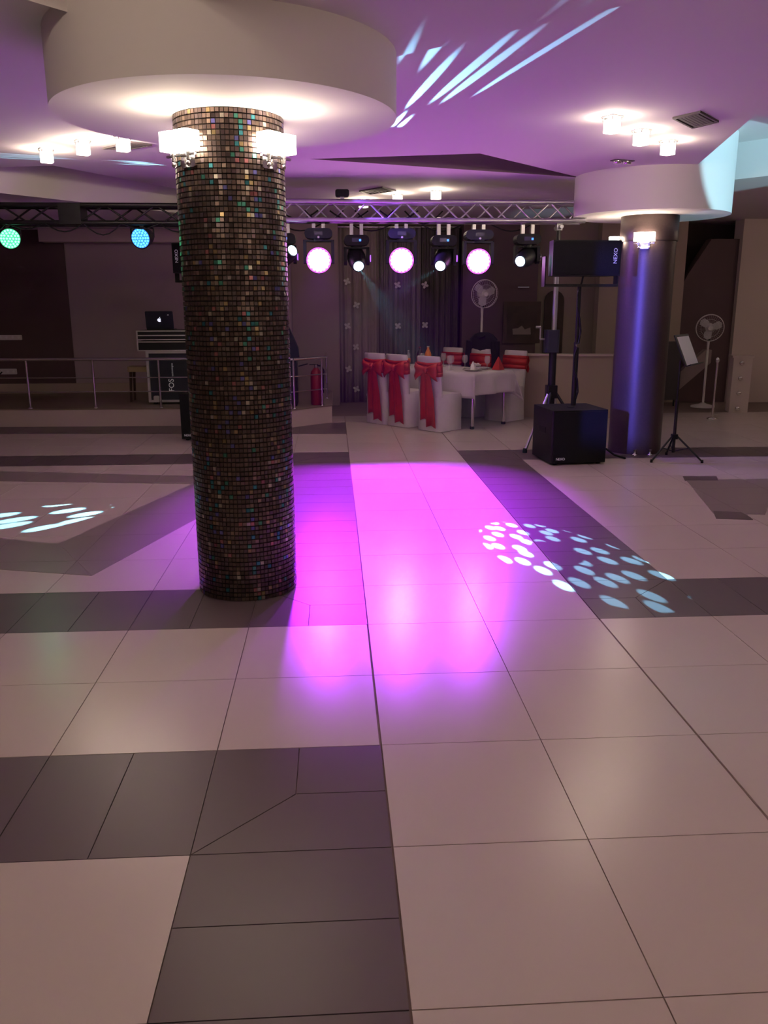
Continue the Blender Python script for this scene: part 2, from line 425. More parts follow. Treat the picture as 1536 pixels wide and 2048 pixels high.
# ---- ceiling with its triangular recesses and drums
P1C = Vector((-.512, 4.65)); R1C, ZD1 = .855, 2.50
P2C = Vector((3.30, 8.95)); R2C, ZD2 = .78, 2.45
def c2(x, y, z=ZC): p = atz(x, y, z); return (p.x, p.y)
t_right = [(2.93, 6.09), (5.40, 7.68), (3.95, 9.52), (3.62, 8.95)]
t_back = [c2(620, 318), c2(960, 307), c2(1160, 355)]
t_left = [(-4.95, 9.13), c2(105, 331), (-1.3, 10.9), (-1.6, 12.6), (-2.6, 12.25)]
e1, e2 = c2(778, 95), c2(1184, 0)               # edge of the lower slab on the right, over the photographer
dx, dy = e2[0]-e1[0], e2[1]-e1[1]; e3 = (e1[0]+dx*9.5, e1[1]+dy*9.5)
f1, f2 = c2(217, 24), c2(140, 0)                # edge of the slab on the left
dx, dy = f2[0]-f1[0], f2[1]-f1[1]; f3 = (f1[0]+dx*30, f1[1]+dy*30)
main = [(-.5, 4.66), e1, e2, e3, (XR, e3[1]), (XR, YB), (XL, YB), (XL, f3[1]), f3, f1]
def slab(name, outline, holes, z, m, label=None, wall_h=0.):
    bm = bmesh.new()
    for loop in [outline]+holes:
        vs = [bm.verts.new((x, y, z)) for x, y in loop]
        for a, b in zip(vs, vs[1:]+vs[:1]): bm.edges.new((a, b))
    bmesh.ops.triangle_fill(bm, edges=bm.edges[:], use_beauty=True)
    for fc in bm.faces:
        if fc.normal.z > 0: fc.normal_flip()
    me = bpy.data.meshes.new(name); bm.to_mesh(me); bm.free(); me.materials.append(m)
    o = struct(link(name, me), label)
    return o
ceiling = slab('ceiling', main, [t_right, t_back, t_left], ZC, CEIL, 'white plaster ceiling cut by triangular recesses')
def recess(poly, depth, m=CEIL):
    b = MB(); n = len(poly)
    vs = [(x, y, ZC) for x, y in poly]+[(x, y, ZC+depth) for x, y in poly]
    b.add(vs, [(i, (i+1) % n, n+(i+1) % n, n+i) for i in range(n)]+[tuple(range(n, 2*n))])
    b.build('recess', m, ceiling)
recess(t_right, .36); recess(t_back, .34, mat('recess_shade', (.27, .20, .22), .85, var=.03)); recess(t_left, .42)  # back recess gets a darker colour that stands in for its shade
sa, sb = Vector(c2(0, 386, 2.66)), Vector(c2(230, 412, 2.66))
sl, sr = sa+(sa-sb)*1.2, sb+(sb-sa)*.7
struct(MB().prism([tuple(sl), tuple(sr), (-.62, sr.y+.9), (-.62, 13.42), (XL, 13.42), (XL, sl.y)], 2.66, 3.25).build('ceiling_soffit', CEIL), 'dropped plaster soffit above the stage')
ZN = ZC-.05
near_r = [(-.5, 4.66), e1, e2, e3, (XR, e3[1]), (XR, YF), (-.6, YF), (-.6, 3.0)]
slab('ceiling_near', near_r, [], ZN, CEIL, 'lower slab of the plaster ceiling over the photographer')
b = MB()
for a, c in zip(near_r[1:4], near_r[2:5]): b.add([(*a, ZN), (*c, ZN), (*c, ZC), (*a, ZC)], [(0, 1, 2, 3)])
struct(b.build('ceiling_near_edge', CEIL))
near_l = [(-.5, 4.66), (-.6, 3.0), (-.6, YF), (XL, YF), (XL, f3[1]), f3, f1]
slab('ceiling_high', near_l, [], ZC+.26, CEIL, 'higher plaster ceiling behind the big drum')
b = MB()
for a, c in ((f1, f3), (f3, (XL, f3[1])), ((-.6, 3.0), (-.6, YF)), ((-.5, 4.66), (-.6, 3.0))):
    b.add([(*a, ZN), (*c, ZN), (*c, ZC+.26), (*a, ZC+.26)], [(0, 1, 2, 3)])
struct(b.build('ceiling_high_edge', CEIL))
def drum(name, c, R, z0, z1, label):
    n = 128
    ring = [(c.x+R*cos(2*pi*i/n), c.y+R*sin(2*pi*i/n)) for i in range(n)]
    b = MB(); vs = [(x, y, z0) for x, y in ring]+[(x, y, z1) for x, y in ring]
    b.add(vs, [(i, (i+1) % n, n+(i+1) % n, n+i) for i in range(n)], True); b.add(vs, [tuple(range(n))[::-1]])
    return struct(b.build(name, CEIL), label)
drum('ceiling_drum', P1C, R1C, ZD1, ZC+.26, 'large round plaster drum above the mosaic pillar')
drum('ceiling_drum', P2C, R2C, ZD2, ZC+.36, 'round plaster drum above the smooth brown pillar')

# ================================================================== PILLARS
def mosaic_material(name, by_object):
    m = bpy.data.materials.new(name); m.use_nodes = True; nt = m.node_tree; b = nt.nodes['Principled BSDF']
    if by_object: src = nt.nodes.new('ShaderNodeObjectInfo').outputs['Color']
    else:
        a = nt.nodes.new('ShaderNodeAttribute'); a.attribute_name = 'piece'; src = a.outputs['Color']
    nt.links.new(src, b.inputs['Base Color'])
    b.inputs['Metallic'].default_value = .80; b.inputs['Roughness'].default_value = .30
    return m
BROWNS = [(.125, .088, .080), (.14, .098, .085), (.11, .080, .078), (.16, .115, .095), (.13, .098, .10), (.12, .085, .075)]
SHINY = [(.05, .22, .26), (.07, .26, .20), (.34, .25, .13), (.36, .14, .15), (.14, .13, .38), (.42, .38, .32), (.28, .20, .16), (.24, .17, .14)]
def mosaic_colour(a, z):
    """pearly tiles come in loose upright clusters between plain brown ones"""
    f = sin(a*9+1.3*sin(z*2.1))*.5+sin(a*23+z*1.7)*.3+sin(z*5.3+a*4)*.25
    pr = .10+.38*max(0, f)
    k = random.uniform(.8, 1.2)
    if random.random() < pr: return tuple(v*k for v in random.choice(SHINY))
    return tuple(v*k for v in random.choice(BROWNS))
MOS_O, MOS_A = mosaic_material('mosaic_piece', True), mosaic_material('mosaic_pieces', False)
PR = .273
p1 = thing('mosaic_pillar', 'round pillar clad in small shimmering brown mosaic tiles under the big drum', 'pillar', (P1C.x, P1C.y, 0))
MB().lathe([(PR-.004, 0), (PR-.004, ZD1)], 72).build('core', mat('pillar_grout', (.045, .033, .032), .9), p1)
NCOL, PITCH_Z = 80, .0250
NROW = int(ZD1/PITCH_Z)
tw = 2*pi*PR/NCOL*.955/2; th = PITCH_Z*.87/2
cand = []
for r in range(NROW):
    for c in range(NCOL):
        a = 2*pi*(c+.5*0)/NCOL+random.uniform(-.004, .004); z = (r+.5)*PITCH_Z
        n = Vector((cos(a), sin(a), 0)); p = Vector((P1C.x, P1C.y, 0))+n*PR+Vector((0, 0, z))
        v = CAM-p; s = max(0, n.dot(v.normalized()))/v.length_squared
        cand.append((s, a, z))
cand.sort(key=lambda q: -q[0])
piece = MB()
piece.add([(.0045, -tw*.92, -th*.86), (.0045, tw*.92, -th*.86), (.0045, tw*.92, th*.86), (.0045, -tw*.92, th*.86), (-.004, -tw, -th), (-.004, tw, -th), (-.004, tw, th), (-.004, -tw, th)],
          [(0, 1, 2, 3), (4, 5, 1, 0), (5, 6, 2, 1), (6, 7, 3, 2), (7, 4, 0, 3)])
pm = piece.mesh('mosaic_tile', MOS_O)
def tilt(): return (random.gauss(0, .03), random.gauss(0, .06), random.gauss(0, .05))
rb, vals = MB(), []
for k, (s, a, z) in enumerate(cand):
    tx, ty, tz = tilt()
    if k < 300:
        o = link('mosaic_tile', pm, p1, (PR*cos(a), PR*sin(a), z)); o.rotation_euler = (tx*.5, ty, a+tz); o.color = (*mosaic_colour(a, z), 1)
    else:
        M = T(PR*cos(a), PR*sin(a), z) @ RZ(a+tz) @ RY(ty) @ RX(tx*.5)
        rb.add([M @ Vector(v) for v in piece.v], piece.f); vals += [*mosaic_colour(a, z), 1.]*8
me = bpy.data.meshes.new('mosaic_tiles'); me.from_pydata(rb.v, [], rb.f); me.materials.append(MOS_A)
at = me.attributes.new('piece', 'FLOAT_COLOR', 'POINT'); at.data.foreach_set('color', vals); me.update()
tag(link('mosaic_tiles', me, p1), kind='stuff')
# second pillar
p2 = thing('brown_pillar', 'smooth dark brown round pillar beside the music stand, violet sheen', 'pillar', (P2C.x, P2C.y, 0))
PB = mat('pillar_brown', (.085, .055, .055), .42, .45, var=.18, nscale=60, bump=.06)
MB().lathe([(.278, 0), (.278, ZD2)], 64).build('shaft', PB, p2)
MB().lathe([(.290, 2.20), (.292, 2.21), (.292, ZD2), (.290, ZD2)], 64).build('collar', PB, p2)

# ================================================================== LAMPS
WARM = (1., .80, .58)
def ceiling_lamp(x, y, z, label, watts=LAMP_W, rz=.5, group='crystal cube ceiling lamps'):
    t = thing('ceiling_lamp', label, 'ceiling lamp', (x, y, z), rz, group)
    MB().box(-.055, .055, -.055, .055, -.012, 0).build('mount_plate', CHROME, t)
    for sx in (-1, 1):
        for sy in (-1, 1): MB().tube((sx*.043, sy*.043, -.03), (sx*.043, sy*.043, -.012), .006, n=8).build('pin', CHROME, t)
    b = MB()
    b.prism([(-.046, -.034), (-.034, -.046), (.034, -.046), (.046, -.034), (.046, .034), (.034, .046), (-.034, .046), (-.046, .034)], -.105, -.022)
    b.build('crystal', CRYSTAL, t)
    point(t, (0, 0, -.062), watts, WARM, .03)
    return t
def trio(px, where, watts=LAMP_W):
    for (x, y), w in zip(px, where):
        p = atz(x, y, ZC); ceiling_lamp(p.x, p.y, ZC, w, watts)
trio([(1225, 233), (1283, 260), (1337, 281)], ['lit crystal cube ceiling lamp, left of the three near the smooth pillar', 'lit crystal cube ceiling lamp, middle of the three near the smooth pillar', 'lit crystal cube ceiling lamp, right of the three near the smooth pillar'])
trio([(92, 298), (165, 281), (245, 273)], ['lit crystal cube ceiling lamp nearest the left edge', 'lit crystal cube ceiling lamp, middle of the left three', 'lit crystal cube ceiling lamp just left of the mosaic pillar, beside a vent'], 12.)
trio([(727, 397), (795, 386), (872, 379)], ['lit crystal cube ceiling lamp half hidden by the truss, beside the rear vent', 'lit crystal cube ceiling lamp above the truss, middle of the rear three', 'lit crystal cube ceiling lamp above the truss, right of the rear three'])
for k in (-1, 0, 1): ceiling_lamp(7.7+.4*k, 10.6+.38*k, ZC, 'added crystal cube ceiling lamp beyond the right edge, brightening the rear right walls', 5.5, group='added lamps beyond the right edge')  # unseen lamps added to brighten the rear right walls
for gx, gy in ((-1.5, 1.9), (1.9, 1.6), (-3.4, -2.2), (2.2, -1.9), (5.8, 2.2)):
    zz = ZC+.26 if gx < 0 else ZN
    for k in (-1, 0, 1):
        ceiling_lamp(gx+.42*k, gy+.38*k, zz, 'lit crystal cube ceiling lamp in the hall behind the photographer', REAR_W, group='lamps behind the photographer')
def vent(px, label):
    c = [atz(x, y, ZC) for x, y in px]; m = sum(c, Vector())/4
    t = thing('ceiling_vent', label, 'vent', (m.x, m.y, ZC))
    q = [p-m for p in c]
    MB().prism([(p.x*.9, p.y*.9) for p in q], -.006, -.002).build('grille_back', mat('vent_dark', (.02, .016, .018), .8), t)
    for i in range(4):
        a, b_ = q[i], q[(i+1) % 4]
        MB().prism([(a.x, a.y), (b_.x, b_.y), (b_.x*.86, b_.y*.86), (a.x*.86, a.y*.86)], -.014, 0).build('frame', VENT, t)
    for k in range(1, 7):
        u = k/7; a, b_ = (q[0]*(1-u)+q[3]*u)*.86, (q[1]*(1-u)+q[2]*u)*.86
        d = (b_-a).normalized(); n_ = Vector((-d.y, d.x, 0))*.012
        MB().prism([(a-n_)[:2], (b_-n_)[:2], (b_+n_)[:2], (a+n_)[:2]], -.012, -.007).build('slat', VENT, t)
vent([(1345, 234), (1385, 254), (1438, 241), (1401, 221)], 'dark square ceiling vent near the three lamps by the smooth pillar')
vent([(205, 295), (248, 298), (304, 288), (262, 282)], 'dark square ceiling vent just left of the mosaic pillar')
vent([(718, 381), (738, 387), (792, 380), (765, 373)], 'dark square ceiling vent above the truss')
p = atz(1245, 321, ZC)
t = thing('recessed_spotlight', 'unlit twin recessed spotlight in the ceiling before the smooth pillar', 'ceiling light', (p.x, p.y, ZC), .35)
MB().rbox(-.11, .11, -.05, .05, -.006, 0, .02).build('trim_plate', VENT, t)
for sx in (-.055, .055): MB().lathe([(.02, -.03), (.036, -.03), (.036, -.006)], 16, T(sx, 0, 0)).build('spot_head', CHROME, t)

# sconces: square crystal blocks on chrome brackets round the pillar heads
def sconce(c, R, ang, z, label, n=2):
    a = radians(ang)
    t = thing('wall_sconce', label, 'wall lamp', (c.x+R*cos(a), c.y+R*sin(a), z), a-pi/2, 'crystal pillar sconces')
    MB().rbox(-.05, .05, -.004, .014, -.10, .03, .012, ax='y').build('back_plate', CHROME, t)
    MB().box(-.10, .10, .05, .062, -.055, -.045).build('cross_bar', CHROME, t)
    MB().tube((0, .01, -.05), (0, .056, -.05), .007).build('arm', CHROME, t)
    for k in range(n):
        sx = (k-(n-1)/2)*.105
        MB().tube((sx, .056, -.075), (sx, .056, -.03), .012).build('lamp_holder', CHROME, t)
        b = MB(); b.prism([(-.048, -.036), (-.036, -.048), (.036, -.048), (.048, -.036), (.048, .036), (.036, .048), (-.036, .048), (-.048, .036)], -.03, .055, T(sx, .062, 0)); b.build('crystal', CRYSTAL, t)
        MB().lathe([(.002, -.105), (.010, -.095), (.010, -.085), (.004, -.075)], 10, T(sx, .058, 0)).build('crystal_drop', CHROME, t)
        point(t, (sx, .064, .012), SCONCE_W, WARM, .025)
    return t
sconce(P1C, PR, 231, 2.335, 'bright crystal wall lamp on the left of the mosaic pillar head')
sconce(P1C, PR, 319, 2.335, 'bright crystal wall lamp on the right of the mosaic pillar head')
sconce(P1C, PR, 90, 2.335, 'crystal wall lamp on the far side of the mosaic pillar')
sconce(P2C, .29, 243, 2.215, 'bright crystal wall lamp on the front of the smooth pillar head')
sconce(P2C, .29, 170, 2.20, 'small bright crystal lamp at the left side of the smooth pillar head', n=1)

# ================================================================== TRUSS AND STAGE LIGHTS
TY = 9.2
def truss(name, label, x0, x1, zt, zb, m, step, r=.024):
    t = thing(name, label, 'truss', (x0, TY, 0)); L = x1-x0; w = .1
    for yy in (-w, w):
        for zz in (zt, zb): MB().tube((0, yy, zz), (L, yy, zz), r, n=12).build('chord', m, t)
    n = int(L/step); st = L/n
    mz = {}
    def brace(p, q):
        key = tuple(round(a-b_, 4) for a, b_ in zip(q, p))
        if key not in mz: mz[key] = MB().tube((0, 0, 0), key, .0095, n=8).mesh('brace', m)
        link('brace', mz[key], t, p)
    for k in range(n):
        u, v = k*st, (k+1)*st
        lo, hi = (zb, zt) if k % 2 == 0 else (zt, zb)
        brace((u, -w, lo), (v, -w, hi)); brace((u, w, hi), (v, w, lo))
        if k % 2 == 0: brace((u, -w, zb), (v, w, zb))
        else: brace((u, w, zb), (v, -w, zb))
    for u in (0, L):
        for a, b_ in (((-w, zb), (-w, zt)), ((w, zb), (w, zt)), ((-w, zb), (w, zb)), ((-w, zt), (w, zt))): MB().tube((u, a[0], a[1]), (u, b_[0], b_[1]), .016, n=8).build('end_frame', m, t)
    return t
tr = truss('lighting_truss', 'silver aluminium box truss carrying the moving-head lights', -.95, 2.66, 2.600, 2.420, ALU, .19)
for k in range(6):
    x = .42+.26*k; MB().path([(x+.40*i/8, -.04+.02*(k % 3), 2.52-.09*sin(pi*i/8)*(1+.4*(k % 2))) for i in range(9)], .008, 6).build('cable', BLACK, tr)
for k in range(4):
    x = .40+.75*k; MB().path([(x+.45*i/8, .11, 2.40-.07*sin(pi*i/8)) for i in range(9)], .007, 6).build('cable', BLACK, tr)
tl = truss('lighting_truss', 'black box truss spanning the left side above the stage', -4.6, -1.0, 2.555, 2.385, BLACKMETAL, .24)
MB().box(1.86, 2.08, -.125, .125, 2.37, 2.57).build('corner_block', BLACKMETAL, tl)
for k in range(9):
    x = .2+.38*k; MB().path([(x+.38*i/6, -.13, 2.375-.05*sin(pi*i/6)*(1+.6*(k % 3))) for i in range(7)], .006, 6).build('cable', BLACK, tl)

def clamp(t, x, zt, zb):
    b = MB(); b.box(x-.018, x+.018, -.03, .03, zb, zt-.03); b.tube((x-.02, 0, zt), (x+.02, 0, zt), .036, n=14); b.build('clamp', ALU, t)
def aim_matrix(loc, d):
    return Matrix.Translation(loc) @ Vector(d).normalized().to_track_quat('Z', 'Y').to_matrix().to_4x4()
def wash_head(x, zc, d, label, target, power=1.):
    """moving head with a wide round LED face; hangs upside down from the truss"""
    t = thing('moving_head_wash', label, 'stage light', (x, TY, 0), 0, 'magenta wash lights on the truss')
    zb = zc+.21
    for sx in (-.05, .05): clamp(t, sx, 2.42, zb+.09)
    b = MB(); b.rbox(-.145, .145, -.11, .11, zb, zb+.10, .05, ax='y'); b.build('base', NAVY, t)
    MB().box(-.045, .045, -.114, -.110, zb+.03, zb+.07).build('display', mat('display_dark', (.05, .05, .09), .2), t)
    MB().lathe([(.006, 0), (.011, .004), (.011, .012)], 10, T(0, -.115, zb+.01) @ RX(pi/2)).build('status_light', PRINT, t)
    yk = MB(); yk.lathe([(.07, zb-.03), (.07, zb)], 20)
    for sx in (-1, 1): yk.rbox(sx*.145-.016, sx*.145+.016, -.05, .05, zc-.04, zb-.01, .015, ax='x')
    yk.box(-.15, .15, -.05, .05, zb-.03, zb-.012); yk.build('yoke', NAVY, t)
    H = aim_matrix((0, 0, zc), d)
    MB().lathe([(.06, -.10), (.105, -.07), (.128, .0), (.132, .05), (.128, .062)], 32, H).build('head', NAVY, t)
    MB().lathe([(.1285, .058), (.1285, .064)], 32, H).build('lens_rim', LED_PINK_EDGE, t)
    face = MB(); face.lathe([(.104, .066), (.104, .0685)], 32, H)
    for k in range(18):
        a = 2*pi*k/18; face.lathe([(.014, .066), (.014, .0690)], 10, H @ T(.101*cos(a), .101*sin(a), 0))
    face.build('led_face', LED_PINK, t)
    wl = Vector((x, TY, 0)) + H @ Vector((0, 0, .085))
    spot(t, wl, target, WASH_W*power, (.44, .018, 1.), 56, .5, .09)
    return t
WD = (-.02, -1., -.12)
wash_head(-.131, 2.03, WD, 'magenta LED wash moving head, left of the three, next to the mosaic pillar', (-.02, 7.1, 0), 1.1)
wash_head(.735, 2.03, WD, 'magenta LED wash moving head, middle of the three on the truss', (.50, 7.1, 0), 1.1)
wash_head(1.553, 2.02, WD, 'magenta LED wash moving head, right of the three, above the fan', (.80, 7.1, 0), .75)

def beam_head(x, zc, lens_dx, d, label, target, gobo, watts=BEAM_W, ang=20, col=(.24, .76, 1.), group='white beam moving heads on the truss'):
    t = thing('moving_head_spot', label, 'stage light', (x, TY, 0), 0, group)
    zb = zc+.125
    for sx in (-.052, .052): clamp(t, sx, 2.42, zb+.10)
    b = MB(); b.rbox(-.13, .13, -.10, .10, zb, zb+.105, .045, ax='y'); b.build('base', BLACK, t)
    MB().box(-.05, .05, -.104, -.100, zb+.035, zb+.075).build('display', mat('display_dark', (.05, .05, .09), .2), t)
    MB().box(.025, .045, -.107, -.104, zb+.042, zb+.062).build('display_light', BLUEDOT, t)
    yk = MB(); yk.lathe([(.06, zb-.03), (.06, zb)], 20)
    for sx in (-1, 1): yk.rbox(sx*.118-.016, sx*.118+.016, -.05, .05, zc-.07, zb-.008, .03, ax='x')
    yk.box(-.13, .13, -.05, .05, zb-.03, zb-.012); yk.build('yoke', BLACK, t)
    MB().lathe([(.025, 0), (.035, .004), (.035, .01)], 16, T(.141, 0, zc) @ RY(pi/2)).build('pivot_cap', GLOW_VIOLET if x < 2 else CHROME, t)  # pivot cap is no lamp but has its own violet glow
    H = aim_matrix((0, 0, zc), d)
    MB().lathe([(.05, -.13), (.085, -.11), (.098, -.02), (.092, .07), (.074, .13), (.066, .16)], 28, H).build('head', BLACK, t)
    MB().lathe([(.052, .160), (.052, .166)], 28, H).build('lens', LED_CYAN, t)
    if target:
        wl = Vector((x, TY, 0)) + H @ Vector((0, 0, .20))
        spot(t, wl, target, watts, col, ang, .08, .006, gobo)
    return t
beam_head(.264, 2.045, .02, (.12, -1., -.62), 'cyan-white beam moving head, left of the three, between two wash lights', (1.44, 5.2, 0), (38., .34, .026, .094, 3.1))
beam_head(1.182, 2.045, -.04, (-.35, -1., -.62), 'cyan-white beam moving head, middle of the three, between two wash lights', (-2.55, 6.15, 0), (22., .32, .0, .085, 1.3))
beam_head(2.075, 2.06, -.08, (-.75, -1., -.40), 'cyan-white beam moving head at the right end of the truss by the loudspeaker', None, None)
hid = beam_head(-.50, 2.06, -.05, (.6, -.7, .35), 'moving head half hidden behind the right edge of the mosaic pillar', None, None)
DX, DZ = .12, 2.68
t = thing('added_effect_light', 'small dark effect light added on the truss to cast the ceiling streaks', 'stage light', (DX, 9.12, 0))  # added fixture that throws the ceiling streaks
MB().rbox(-.07, .07, -.05, .05, DZ-.035, DZ+.035, .02, ax='y').build('housing', BLACK, t)
MB().box(-.02, .02, -.02, .02, DZ-.056, DZ-.03).build('bracket', ALU, t)
for k, sx in enumerate((-.05, 0, .05)): MB().lathe([(.02, .0), (.02, .006)], 14, T(sx, -.05, DZ) @ RX(pi/2)).build('lens', BLACK, t)
spot(t, (DX+.03, 9.03, DZ), (.68, 5.0, 2.845), 16000, (.26, .66, 1.), 16, .2, .004, (33., .28, 0., .090, 5.2, .024), 'ceiling_beam')
spot(t, (DX-.03, 9.03, DZ), (-3.0, 7.9, 2.84), 5000, (.30, .80, 1.), 9, .2, .004, (40., .30, 0., .06, 2.2), 'ceiling_beam')
spot(t, (DX, 9.03, DZ-.02), (3.02, 8.75, 1.2), 220, (.28, .10, 1.), 46, .6, .02, None, 'pillar_beam')  # extra beam added to tint the brown pillar violet

def par(x, z, d, body, rim, hot, label, col):
    t = thing('par_light', label, 'stage light', (x, TY, 0), 0, 'LED par lights on the black truss')
    clamp(t, 0, 2.385, z+.10)
    yk = MB(); yk.path([(-.115, 0, z), (-.115, 0, z+.09), (0, 0, z+.115), (.115, 0, z+.09), (.115, 0, z)], .008); yk.build('bracket', BLACK, t)
    H = aim_matrix((0, 0, z), d)
    MB().lathe([(.05, -.12), (.08, -.10), (.105, .02), (.11, .05), (.105, .052)], 28, H).build('can', body, t)
    MB().lathe([(.098, .050), (.098, .054)], 28, H).build('lens_plate', rim, t)
    dots = MB()
    for rr, nn in ((0, 1), (.03, 6), (.058, 12), (.083, 18)):
        for k in range(nn):
            a = 2*pi*k/nn; dots.lathe([(.0105, .054), (.0105, .058)], 8, H @ T(rr*cos(a), rr*sin(a), 0))
    dots.build('led_cluster', hot, t)
    wl = Vector((x, TY, 0)) + H @ Vector((0, 0, .09))
    spot(t, wl, wl+H.to_3x3() @ Vector((0, 0, 1)), 5, col, 50, .6, .06)
par(-3.289, 2.245, (.45, -1., -.25), BLACK, LED_GREEN, LED_GREEN_HOT, 'round LED par light glowing green at the left edge', (.1, 1., .4))
par(-1.944, 2.250, (-.25, -1., -.20), BLACK, LED_BLUE, LED_BLUE_HOT, 'round LED par light glowing blue left of the mosaic pillar', (.1, .5, 1.))

# ---- lighting tower carrying the right end of the truss
t = thing('truss_stand', 'winch-up tripod stand holding the right end of the truss', 'light stand', (2.41, TY, 0))
MB().tube((0, 0, .45), (0, 0, 1.30), .042, n=16).build('lower_mast', BLACKMETAL, t)
MB().tube((0, 0, 1.28), (0, 0, 2.0), .028, n=16).build('upper_mast', ALU, t)
MB().tube((0, 0, 1.95), (0, 0, 2.33), .022, n=16).build('inner_mast', BLACKMETAL, t)
b = MB(); b.box(-.03, .03, -.04, .04, 2.33, 2.44); b.tube((0, -.13, 2.36), (0, .13, 2.36), .02); b.build('truss_fork', ALU, t)
MB().rbox(-.10, .055, -.07, .07, 1.06, 1.30, .03).build('winch_housing', NAVY, t)
cr = MB(); cr.tube((-.10, 0, 1.2), (-.15, 0, 1.2), .01); cr.tube((-.15, 0, 1.2), (-.15, 0, 1.33), .009); cr.tube((-.15, 0, 1.33), (-.20, 0, 1.33), .013); cr.build('winch_crank', ALU, t)
MB().rbox(-.06, .06, -.06, .06, .56, .70, .02).build('leg_collar', BLACKMETAL, t)
for a, m in ((222, ALU), (246, BLACKMETAL), (338, BLACKMETAL), (52, ALU)):
    r = radians(a); e = (.46*cos(r), .46*sin(r), .02)
    l = MB().tube((.05*cos(r), .05*sin(r), .62), e, .017, n=10).build('leg', m, t)
    MB().lathe([(.02, -.02), (.026, -.018), (.026, .0), (.018, .03)], 12, T(*e)).build('rubber_foot', BLACK, l)
    MB().tube((.03*cos(r), .03*sin(r), .16), (.27*cos(r), .27*sin(r), .30), .009, n=8).build('strut', BLACKMETAL, t)
MB().tube((0, 0, .14), (0, 0, .58), .022, n=12).build('centre_post', BLACKMETAL, t)

# ---- loudspeakers
def subwoofer(x, y, rz, label, w=.58, d=.60, h=.55):
    t = thing('subwoofer', label, 'loudspeaker', (x, y, 0), rz, 'black subwoofers on the floor')
    MB().rbox(-w/2, w/2, -d/2+.02, d/2, .02, h, .015).build('cabinet', BLACK, t)
    MB().box(-w/2+.015, w/2-.015, -d/2, -d/2+.02, .035, h-.015).build('grille', BLACKGRILLE, t)
    for sx in (-1, 1):
        for sy in (-1, 1): MB().lathe([(.02, 0), (.024, .02)], 12, T(sx*(w/2-.06), sy*(d/2-.07), 0)).build('rubber_foot', BLACK, t)
        MB().box(sx*(w/2)-.003, sx*(w/2)+.003, -.09, .09, h*.55, h*.55+.06).build('handle_recess', mat('recess_black', (.004, .004, .005), .8), t)
    MB().lathe([(.04, h), (.04, h+.006)], 16).build('pole_socket', BLACKMETAL, t)
    badge = MB().box(-w/2+.05, -w/2+.13, -d/2-.003, -d/2, .05, .085).build('badge', BLACKMETAL, t)
    text('NEXO', .034, PRINT, badge, T(-w/2+.09, -d/2-.004, .067) @ RX(pi/2))
    return t
def top_speaker(x, y, z, rz, label, base_z, side=1):
    """two-way box lying on its side in a yoke on top of a pole"""
    t = thing('pole_loudspeaker', label, 'loudspeaker', (x, y, 0), rz, 'black loudspeakers on poles')
    w, h, d = .68, .33, .34
    cab = MB(); cab.prism([(-w/2, -d/2), (w/2, -d/2), (w/2-.03, d/2-.12), (w/2-.13, d/2), (-w/2+.13, d/2), (-w/2+.03, d/2-.12)], z-h/2, z+h/2); cab.build('cabinet', BLACK, t)
    MB().rbox(-w/2+.012, w/2-.012, -d/2-.012, -d/2, z-h/2+.012, z+h/2-.012, .02, ax='y').build('grille', BLACKGRILLE, t)
    text('NEXO', .052, PRINT, t, T(side*(w/2-.06), -d/2-.014, z+.02) @ RX(pi/2) @ RZ(pi/2))
    yk = MB(); yk.box(-w/2-.03, w/2+.03, -.05, .05, z-h/2-.10, z-h/2-.075)
    for sx in (-1, 1): yk.box(sx*(w/2+.03)-.006, sx*(w/2+.03)+.006, -.05, .05, z-h/2-.10, z+.02)
    yk.build('yoke', BLACKMETAL, t)
    MB().tube((0, 0, z-h/2-.1), (0, 0, 1.18), .020, n=14).build('upper_pole', BLACKMETAL, t)
    MB().tube((0, 0, base_z), (0, 0, 1.2), .027, n=14).build('lower_pole', BLACKMETAL, t)
    MB().tube((0, -.02, 1.17), (0, -.06, 1.17), .020, n=12).build('pole_knob', CHROME, t)
    MB().path([(.03*sin(k*1.3), -.03+.01*cos(k*2.), base_z+.02+k*.12) for k in range(12)], .009, 6).build('signal_cable', BLACK, t)
    return t
subwoofer(2.42, 8.44, .10, 'black subwoofer on the floor before the smooth pillar')
top_speaker(2.45, 8.45, 2.005, .06, 'black loudspeaker lying on its pole above the right subwoofer', .567, 1)
subwoofer(-1.50, 10.25, -.12, 'black subwoofer on the floor half hidden left of the mosaic pillar')
top_speaker(-1.44, 10.15, 2.09, -.25, 'black loudspeaker on a pole half hidden left of the mosaic pillar', .567, -1)
tag(MB().path([(2.77, 8.62, .10), (2.86, 8.58, .09), (2.94, 8.54, .03), (3.0, 8.50, .013), (3.02, 8.42, .013)], .010, 8).build('speaker_cable', BLACK), 'short black cable between the right subwoofer and the smooth pillar', 'cable')
# clear base guards at the foot of the smooth pillar
for k, a in enumerate((252, 282)):
    r = radians(a); q = (P2C.x+.315*cos(r), P2C.y+.315*sin(r), 0)
    tag(MB().lathe([(.03, 0), (.03, .012), (.012, .016), (.012, .055), (.02, .06), (.02, .065)], 14, T(*q)).build('floor_socket', CHROME), ('chrome floor fitting at the foot of the smooth pillar, left one', 'chrome floor fitting at the foot of the smooth pillar, right one')[k], 'floor fitting', 'floor fittings')

